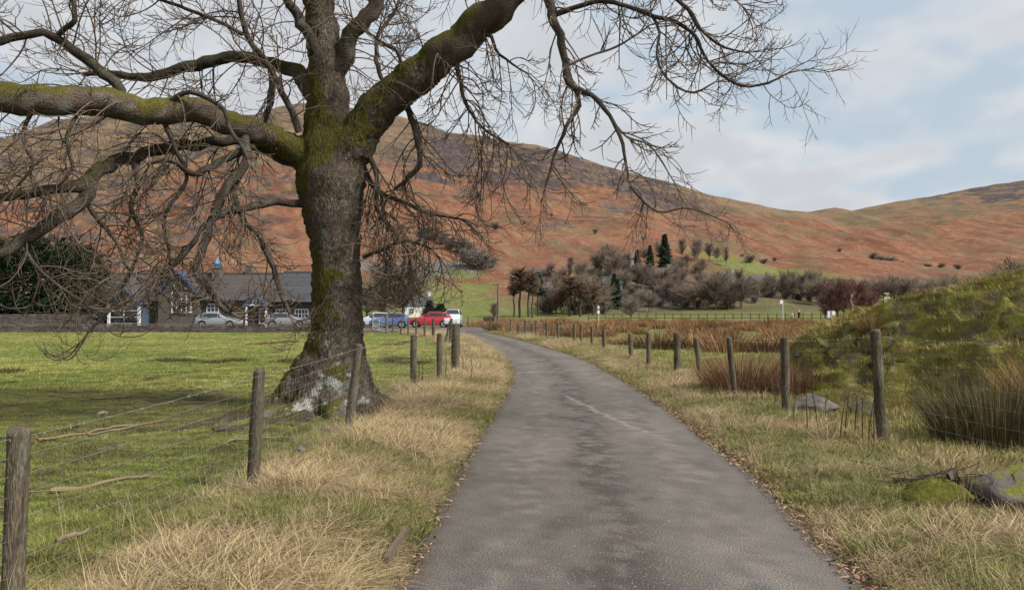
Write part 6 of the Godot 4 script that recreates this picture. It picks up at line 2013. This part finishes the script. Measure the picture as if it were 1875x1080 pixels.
	for k in 90:
		var a := rf(0, TAU)
		var rr := 0.17 * sqrt(rng.randf())
		clods.append(Transform3D(Basis(Vector3(rf(-1, 1), rf(-1, 1), rf(-1, 1)).normalized(), rf(0, TAU)).scaled(Vector3.ONE * rf(0.5, 1.5)), spot(mx + cos(a) * rr * 1.3, mz + sin(a) * rr, 0.02 + 0.06 * (1.0 - rr / 0.17) * rng.randf())))
		cl.append(Color(0.075, 0.05, 0.036) * rf(0.6, 1.6))
	var pebble := rock_mesh(40, Vector3(0.022, 0.018, 0.02), -1.0)
	stuff("molehill", "crumbled brown molehill by the second left fence post", "soil", pebble, M.rock, clods, cl)
	var st := part("stone", rock_mesh(44, Vector3(0.055, 0.045, 0.05), -1.0), M.rock, self, spot(-2.43, -9.23, 0.03))
	tag(st, "small pinkish stone just beyond the molehill", "stone")
	# wool caught on the barbed wire
	for q in [[-2.72, -5.35, 0.93, "long white tuft of wool caught on the left barbed wire"], [-2.46, -6.9, 1.0, "scrap of wool on the wire left of the second post"]]:
		var wm := MB.new()
		for k in 50:
			wm.blade(Vector3(rf(-0.03, 0.03), rf(-0.01, 0.01), rf(-0.06, 0.06)), Vector3(rf(-1, 0.2), rf(-0.7, 0.3), rf(-0.8, 0.8)).normalized(), Vector3(rf(-1, 1), rf(-1, 1), rf(-1, 1)).normalized(), rf(0.02, 0.05), 0.006, Vector3(rf(-1, 1), rf(-1, 1), rf(-1, 1)), 4, Color(0.5, 0.475, 0.42) * rf(0.6, 1.1))
		var w := part("wool_tuft", wm.mesh(), M.grass, self, Vector3(q[0], q[2], q[1]))
		w.scale = Vector3.ONE * 0.6
		tag(w, q[3], "wool", "wool on the wire")
	# edging board beside the lane
	var eb := MB.new()
	var e0 := spot(-0.75, -5.73, 0.015)
	var e1 := spot(-0.78, -4.99, 0.025)
	eb.bar(e0, e1, 0.032, 0.12, Color(0.27, 0.205, 0.145))
	var eo := part("edging_board", eb.mesh(), M.plank, self)
	tag(eo, "short weathered timber edging board at the lane's left edge", "board")
	# dead dock stalks along the right fence
	rng.seed = 91
	var stalk_at := [[4.04, -13.72], [4.30, -14.22], [4.28, -13.72], [4.34, -13.26], [4.05, -10.64], [4.48, -11.52], [4.25, -10.27], [4.26, -10.01], [4.15, -9.53], [4.14, -9.38], [3.92, -9.64], [3.93, -11.24], [4.33, -16.27], [3.77, -10.27], [4.15, -9.23]]
	for q in stalk_at:
		var sm_ := MB.new()
		var h := rf(0.3, 0.62)
		var lean := Vector3(rf(-0.15, 0.15), 0, rf(-0.1, 0.1))
		sm_.tube(PackedVector3Array([Vector3(0, -0.04, 0), lean * 0.4 + Vector3(0, h * 0.5, 0), lean + Vector3(0, h, 0)]), PackedFloat32Array([0.007, 0.006, 0.003]), 5, Color(0.055, 0.034, 0.026))
		for k in 5:
			sm_.blade(lean * 0.8 + Vector3(0, h * rf(0.6, 1.0), 0), Vector3(rf(-1, 1), 0.9, rf(-1, 1)).normalized(), Vector3.RIGHT, 0.07, 0.008, Vector3.ZERO, 2, Color(0.07, 0.04, 0.028))
		var o := part("dead_stalk", sm_.mesh(), M.rush, self, spot(q[0], q[1]))
		tag(o, "thin dark dead weed stalk at the foot of the right fence", "weed", "dead weed stalks")
	for q in [[-2.01, -17.87], [-2.03, -17.35], [-1.22, -19.65], [-0.93, -18.14], [-1.51, -18.14]]:
		var sm_ := MB.new()
		var h := rf(0.4, 0.8)
		sm_.tube(PackedVector3Array([Vector3(0, -0.04, 0), Vector3(0.03, h * 0.5, 0), Vector3(0.0, h, 0.02)]), PackedFloat32Array([0.009, 0.008, 0.004]), 5, Color(0.06, 0.042, 0.03))
		var o := part("dead_stalk", sm_.mesh(), M.rush, self, spot(q[0], q[1]))
		tag(o, "thin dark dead weed stalk among the far posts of the left fence", "weed", "dead weed stalks at the left fence")

# ------------------------------------------------------------------ grass
func tuft_mesh(seed_: int, cnt: int, spread: float, lo: float, hi: float, wide: float, up: float, fall: Vector3, segs: int) -> ArrayMesh:
	rng.seed = seed_
	var mb := MB.new()
	for k in cnt:
		var a := rf(0, TAU)
		var rr := spread * sqrt(rng.randf())
		var d := Vector3(cos(a) * rf(0.1, 1.0), up * rf(0.5, 1.0), sin(a) * rf(0.1, 1.0)).normalized()
		var tone := rf(0.65, 1.3)
		mb.blade(Vector3(cos(a) * rr, -0.015, sin(a) * rr), d, Vector3(-sin(a), 0, cos(a)).rotated(Vector3.UP, rf(-1, 1)), rf(lo, hi), wide, fall * rf(0.4, 1.3) + Vector3(rf(-1, 1), rf(-0.5, 0.2), rf(-1, 1)) * 0.7, segs, Color(tone, tone * rf(0.94, 1.05), tone * rf(0.8, 1.1)))
	return mb.mesh()

func build_grass() -> void:
	var straw := [tuft_mesh(1, 34, 0.07, 0.16, 0.36, 0.0042, 0.42, Vector3(1.4, -1.1, 1.0), 5), tuft_mesh(2, 34, 0.07, 0.14, 0.34, 0.0042, 0.38, Vector3(2.2, -0.9, 0.4), 5), tuft_mesh(3, 30, 0.06, 0.16, 0.40, 0.004, 0.45, Vector3(0.6, -1.0, 2.2), 5)]
	var short := [tuft_mesh(4, 46, 0.10, 0.03, 0.085, 0.004, 0.9, Vector3(0, -0.7, 0), 3), tuft_mesh(5, 46, 0.10, 0.03, 0.10, 0.004, 1.0, Vector3(0.3, -0.8, 0), 3)]
	var coarse := tuft_mesh(6, 40, 0.22, 0.05, 0.13, 0.009, 1.0, Vector3(0, -0.8, 0), 2)
	var stalk := tuft_mesh(7, 5, 0.05, 0.3, 0.55, 0.003, 2.5, Vector3(0.3, -0.5, 0), 4)
	rng.seed = 4242
	var sx := [[], [], []]
	var sc := [PackedColorArray(), PackedColorArray(), PackedColorArray()]
	var gx := [[], []]
	var gc := [PackedColorArray(), PackedColorArray()]
	var cx := []
	var cc := PackedColorArray()
	var tx := []
	var tc := PackedColorArray()
	var pale := Color(0.56, 0.435, 0.255)
	var pink := Color(0.46, 0.325, 0.215)
	var green := Color(0.195, 0.200, 0.058)
	var lush := Color(0.120, 0.150, 0.038)
	# verges, dense near the camera and thinning with distance
	for side in [0, 1]:
		var d := 2.6
		while d < 58.0:
			var step := 0.06 + maxf(0.0, d - 4.0) * 0.012
			var l := look(edge_l, d)
			var r := look(edge_r, d)
			var wide: float = (l - look(fence_l, d)) + 0.5 if side == 0 else (look(fence_r, d) - r) + 0.3
			if d > 44.0:
				l -= (d - 44.0) * (d - 44.0) * 0.006
				r += (d - 44.0) * (d - 44.0) * 0.004
			wide = clampf(wide, 0.8, 3.4)
			var per := wide * step * (175.0 / (1.0 + maxf(0.0, d - 6.0) * 0.10))
			var n := int(per + rng.randf())
			for k in n:
				var u := rng.randf() * wide
				var x := l - u - 0.02 if side == 0 else r + u + 0.02
				var z := -(d + rf(0, step))
				var p1 := na.get_noise_2d(x * 4.0, z * 4.0)
				var p2 := nb.get_noise_2d(x * 1.7, z * 1.7)
				var dry: float
				if side == 0:
					dry = 0.70 + p1 * 1.0 + p2 * 0.7 - 0.55 * sm(wide - 1.1, wide, u) - 0.25 * sm(0.25, 0.0, u)
				else:
					dry = 0.46 + p1 * 0.8 + p2 * 0.6
				var s := 1.0 + maxf(0.0, d - 10.0) * 0.025
				var b := Basis(Vector3.UP, rf(0, TAU) if rng.randf() < 0.35 else rf(-0.6, 0.9) + p1 * 3.0)
				if rng.randf() < dry:
					if u < 0.14 and rng.randf() < 0.6:
						continue
					var kind := rng.randi() % 3
					var sz := s * rf(0.6, 1.15) * (0.55 + 0.45 * sm(0.0, 0.4, u)) * (0.85 + 0.5 * sm(0.5, 1.0, dry))
					sx[kind].append(Transform3D(b.scaled(Vector3(sz * 1.1, sz * rf(0.5, 0.85), sz * 1.1)), spot(x, z)))
					sc[kind].append(pale.lerp(pink, sm(-0.2, 0.5, p2 + rf(-0.4, 0.4))).lerp(green, 0.45 * rng.randf() * rng.randf()) * rf(0.6, 1.12))
				else:
					var kind2 := rng.randi() % 2
					var sz2 := s * rf(0.8, 1.7)
					gx[kind2].append(Transform3D(b.scaled(Vector3(sz2, sz2, sz2)), spot(x, z)))
					gc[kind2].append(green.lerp(lush, rng.randf()).lerp(pale, 0.25 * rng.randf()) * rf(0.8, 1.2))
				if rng.randf() < 0.012:
					tx.append(Transform3D(Basis(Vector3.UP, rf(0, TAU)), spot(x, z)))
					tc.append(pale * rf(0.8, 1.2))
			d += step
	# the grazed field on the left
	for k in 16000:
		var d := 3.4 + 22.0 * pow(rng.randf(), 1.5)
		var lim := look(fence_l, d) + 0.25
		var far_x := -d * 0.72 - 0.6
		var x := lerpf(far_x, lim, rng.randf())
		if x > lim or Vector2(x + 2.87, -d + 13.0).length() < 0.8:
			continue
		var z := -d
		var p2 := nb.get_noise_2d(x * 1.7, z * 1.7)
		var kind := rng.randi() % 2
		var s := rf(0.55, 1.1) * (1.0 + d * 0.02)
		gx[kind].append(Transform3D(Basis(Vector3.UP, rf(0, TAU)).scaled(Vector3(s, s * 0.75, s)), spot(x, z)))
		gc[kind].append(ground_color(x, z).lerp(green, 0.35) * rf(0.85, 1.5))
	for k in 15000:
		var d := 16.0 + 45.0 * rng.randf()
		var lim := look(fence_l, d) + 0.3
		var x := lerpf(-d * 0.72, lim, rng.randf())
		var z := -d
		var s := rf(0.6, 1.3)
		cx.append(Transform3D(Basis(Vector3.UP, rf(0, TAU)).scaled(Vector3(s, s * 0.6, s)), spot(x, z)))
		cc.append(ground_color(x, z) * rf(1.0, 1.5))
	# rough grass of the right field
	for k in 16000:
		var d := 8.0 + 52.0 * pow(rng.randf(), 1.2)
		var x := look(fence_r, d) - 0.3 + pow(rng.randf(), 1.2) * d * 0.55
		var z := -d
		if knoll(x, z) > 0.03:
			continue
		var s := rf(0.7, 1.5)
		cx.append(Transform3D(Basis(Vector3.UP, rf(0, TAU)).scaled(Vector3(s, s, s)), spot(x, z)))
		cc.append(ground_color(x, z).lerp(pale, 0.25 * rng.randf()) * rf(0.8, 1.3))
	# moss and turf on the knoll
	for k in 26000:
		var x := rf(4.0, 15.0)
		var z := -rf(6.5, 20.5)
		var kh := knoll(x, z)
		if kh < 0.02 or x / -z > 0.78:
			continue
		var u := x * 0.55 + z * 0.25
		var bed := nr.get_noise_3d(u * 2.3 + kh * 1.5, (kh * 2.6 - x * 0.9) * 1.1, z * 0.8)
		if bed < -0.05 + rf(-0.25, 0.25):
			continue
		var p1 := nb.get_noise_2d(x * 1.3, z * 1.3)
		var kind := rng.randi() % 2
		var s := rf(0.5, 1.15)
		gx[kind].append(Transform3D(Basis(Vector3.UP, rf(0, TAU)).scaled(Vector3(s, s * 0.75, s)), Vector3(x, height(x, z) + knoll_h(x, z), z)))
		gc[kind].append(Color(0.31, 0.285, 0.065).lerp(Color(0.18, 0.19, 0.042), sm(-0.4, 0.4, p1 + rf(-0.3, 0.3))).lerp(Color(0.30, 0.21, 0.095), sm(-0.1, 0.5, -p1 + rf(-0.4, 0.4)) * 0.85) * rf(0.75, 1.25))
	# longer grass and heather hanging over the knoll's ledges
	for k in 15000:
		var x := rf(4.0, 14.0)
		var z := -rf(7.0, 19.5)
		var kh := knoll(x, z)
		if kh < 0.05 or x / -z > 0.78:
			continue
		var p1 := nb.get_noise_2d(x * 1.9 + 11.0, z * 1.9)
		if p1 + rf(-0.3, 0.3) < -0.05:
			continue
		var kind := rng.randi() % 3
		var s := rf(0.35, 0.8)
		sx[kind].append(Transform3D(Basis(Vector3.UP, rf(-0.8, 0.8) + 2.4).scaled(Vector3(s, s * 0.8, s)), Vector3(x, height(x, z) + knoll_h(x, z), z)))
		sc[kind].append([Color(0.34, 0.305, 0.08), Color(0.22, 0.225, 0.05), Color(0.38, 0.28, 0.13), Color(0.20, 0.13, 0.075), Color(0.30, 0.28, 0.065)][rng.randi() % 5] * rf(0.7, 1.3))
	for k in 14000:
		var x := rf(4.2, 14.0)
		var z := -rf(7.0, 19.5)
		if knoll(x, z) < 0.05 or x / -z > 0.78:
			continue
		var p1 := nb.get_noise_2d(x * 2.6, z * 2.6)
		if p1 + rf(-0.35, 0.35) < 0.0:
			continue
		var s := rf(0.5, 1.25)
		cx.append(Transform3D(Basis(Vector3.UP, rf(0, TAU)).scaled(Vector3(s, s * rf(0.8, 1.4), s)), Vector3(x, height(x, z) + knoll_h(x, z), z)))
		cc.append([Color(0.36, 0.33, 0.075), Color(0.20, 0.215, 0.045), Color(0.40, 0.30, 0.15), Color(0.24, 0.16, 0.085), Color(0.30, 0.295, 0.06)][rng.randi() % 5] * rf(0.6, 1.35))
	for k in 3:
		stuff("dry_grass", ["pale bleached grass bending over the lane verges", "straw coloured tussock grass lying over on the verges", "long bleached grass leaning on the verges"][k], "grass", straw[k], M.grass, sx[k], sc[k])
	for k in 2:
		stuff("green_grass", ["short green turf of the verges, field and knoll", "short springy green blades over verge, field and knoll"][k], "grass", short[k], M.grass, gx[k], gc[k])
	stuff("field_grass", "coarser green grass of the field and the marsh", "grass", coarse, M.grass, cx, cc)
	stuff("grass_stalks", "thin upright dead grass stalks on the verges", "grass", stalk, M.grass, tx, tc)
	# dead leaves and broken straw along the lane's edges
	var leaf := MB.new()
	leaf.blade(Vector3(-0.03, 0.004, 0), Vector3(1, 0.15, 0).normalized(), Vector3.BACK, 0.06, 0.022, Vector3(0, -0.4, 0), 3, WHITE)
	var lx := []
	var lc := PackedColorArray()
	for k in 5200:
		var d := 3.0 + 24.0 * pow(rng.randf(), 1.6)
		var right := rng.randf() < 0.82
		var off := absf(rng.randfn(0.0, 0.22))
		var x := look(edge_r, d) - 0.10 + off if right else look(edge_l, d) + 0.08 - off * 0.6
		var y := maxf(height(x, -d), 0.006 if off < 0.2 else -1.0) + 0.008
		lx.append(Transform3D(Basis.from_euler(Vector3(rf(-0.4, 0.4), rf(0, TAU), rf(-0.5, 0.5))).scaled(Vector3(rf(0.3, 1.1), 1.0, rf(0.15, 0.6))), Vector3(x, y, -d)))
		lc.append(Color(0.15, 0.085, 0.055).lerp(Color(0.36, 0.235, 0.14), rng.randf()) * rf(0.5, 1.3))
	stuff("leaf_litter", "brown dead leaves and straw drifted along the lane edges", "leaves", leaf.mesh(), M.rush, lx, lc)
	# loose chippings on the lane
	var chip := MB.new()
	chip.lathe(PackedVector2Array([Vector2(0.001, -0.4), Vector2(0.8, -0.2), Vector2(1.0, 0.15), Vector2(0.5, 0.6), Vector2(0.001, 0.7)]), 5, WHITE)
	var hx := []
	var hc := PackedColorArray()
	for k in 9000:
		var d := 3.6 + 16.0 * pow(rng.randf(), 1.7)
		var l := look(edge_l, d) + 0.05
		var r := look(edge_r, d) - 0.05
		var f := rng.randf()
		if rng.randf() < 0.4:
			f = clampf(rng.randfn(0.49, 0.10), 0.0, 1.0)
		var x := lerpf(l, r, f)
		var q := (f - 0.5) * 2.0
		var y := 0.022 * (1.0 - q * q) + 0.004 + na.get_noise_2d(x * 6.0, d * 6.0) * 0.008
		var s := rf(0.0025, 0.006)
		hx.append(Transform3D(Basis.from_euler(Vector3(rf(0, 6), rf(0, 6), 0)).scaled(Vector3(s, s * 0.6, s)), Vector3(x, y, -d)))
		hc.append(Color(0.32, 0.275, 0.25) * rf(0.25, 0.95))
	stuff("road_grit", "loose dark and pale chippings scattered over the lane", "grit", chip.mesh(), M.plain, hx, hc)
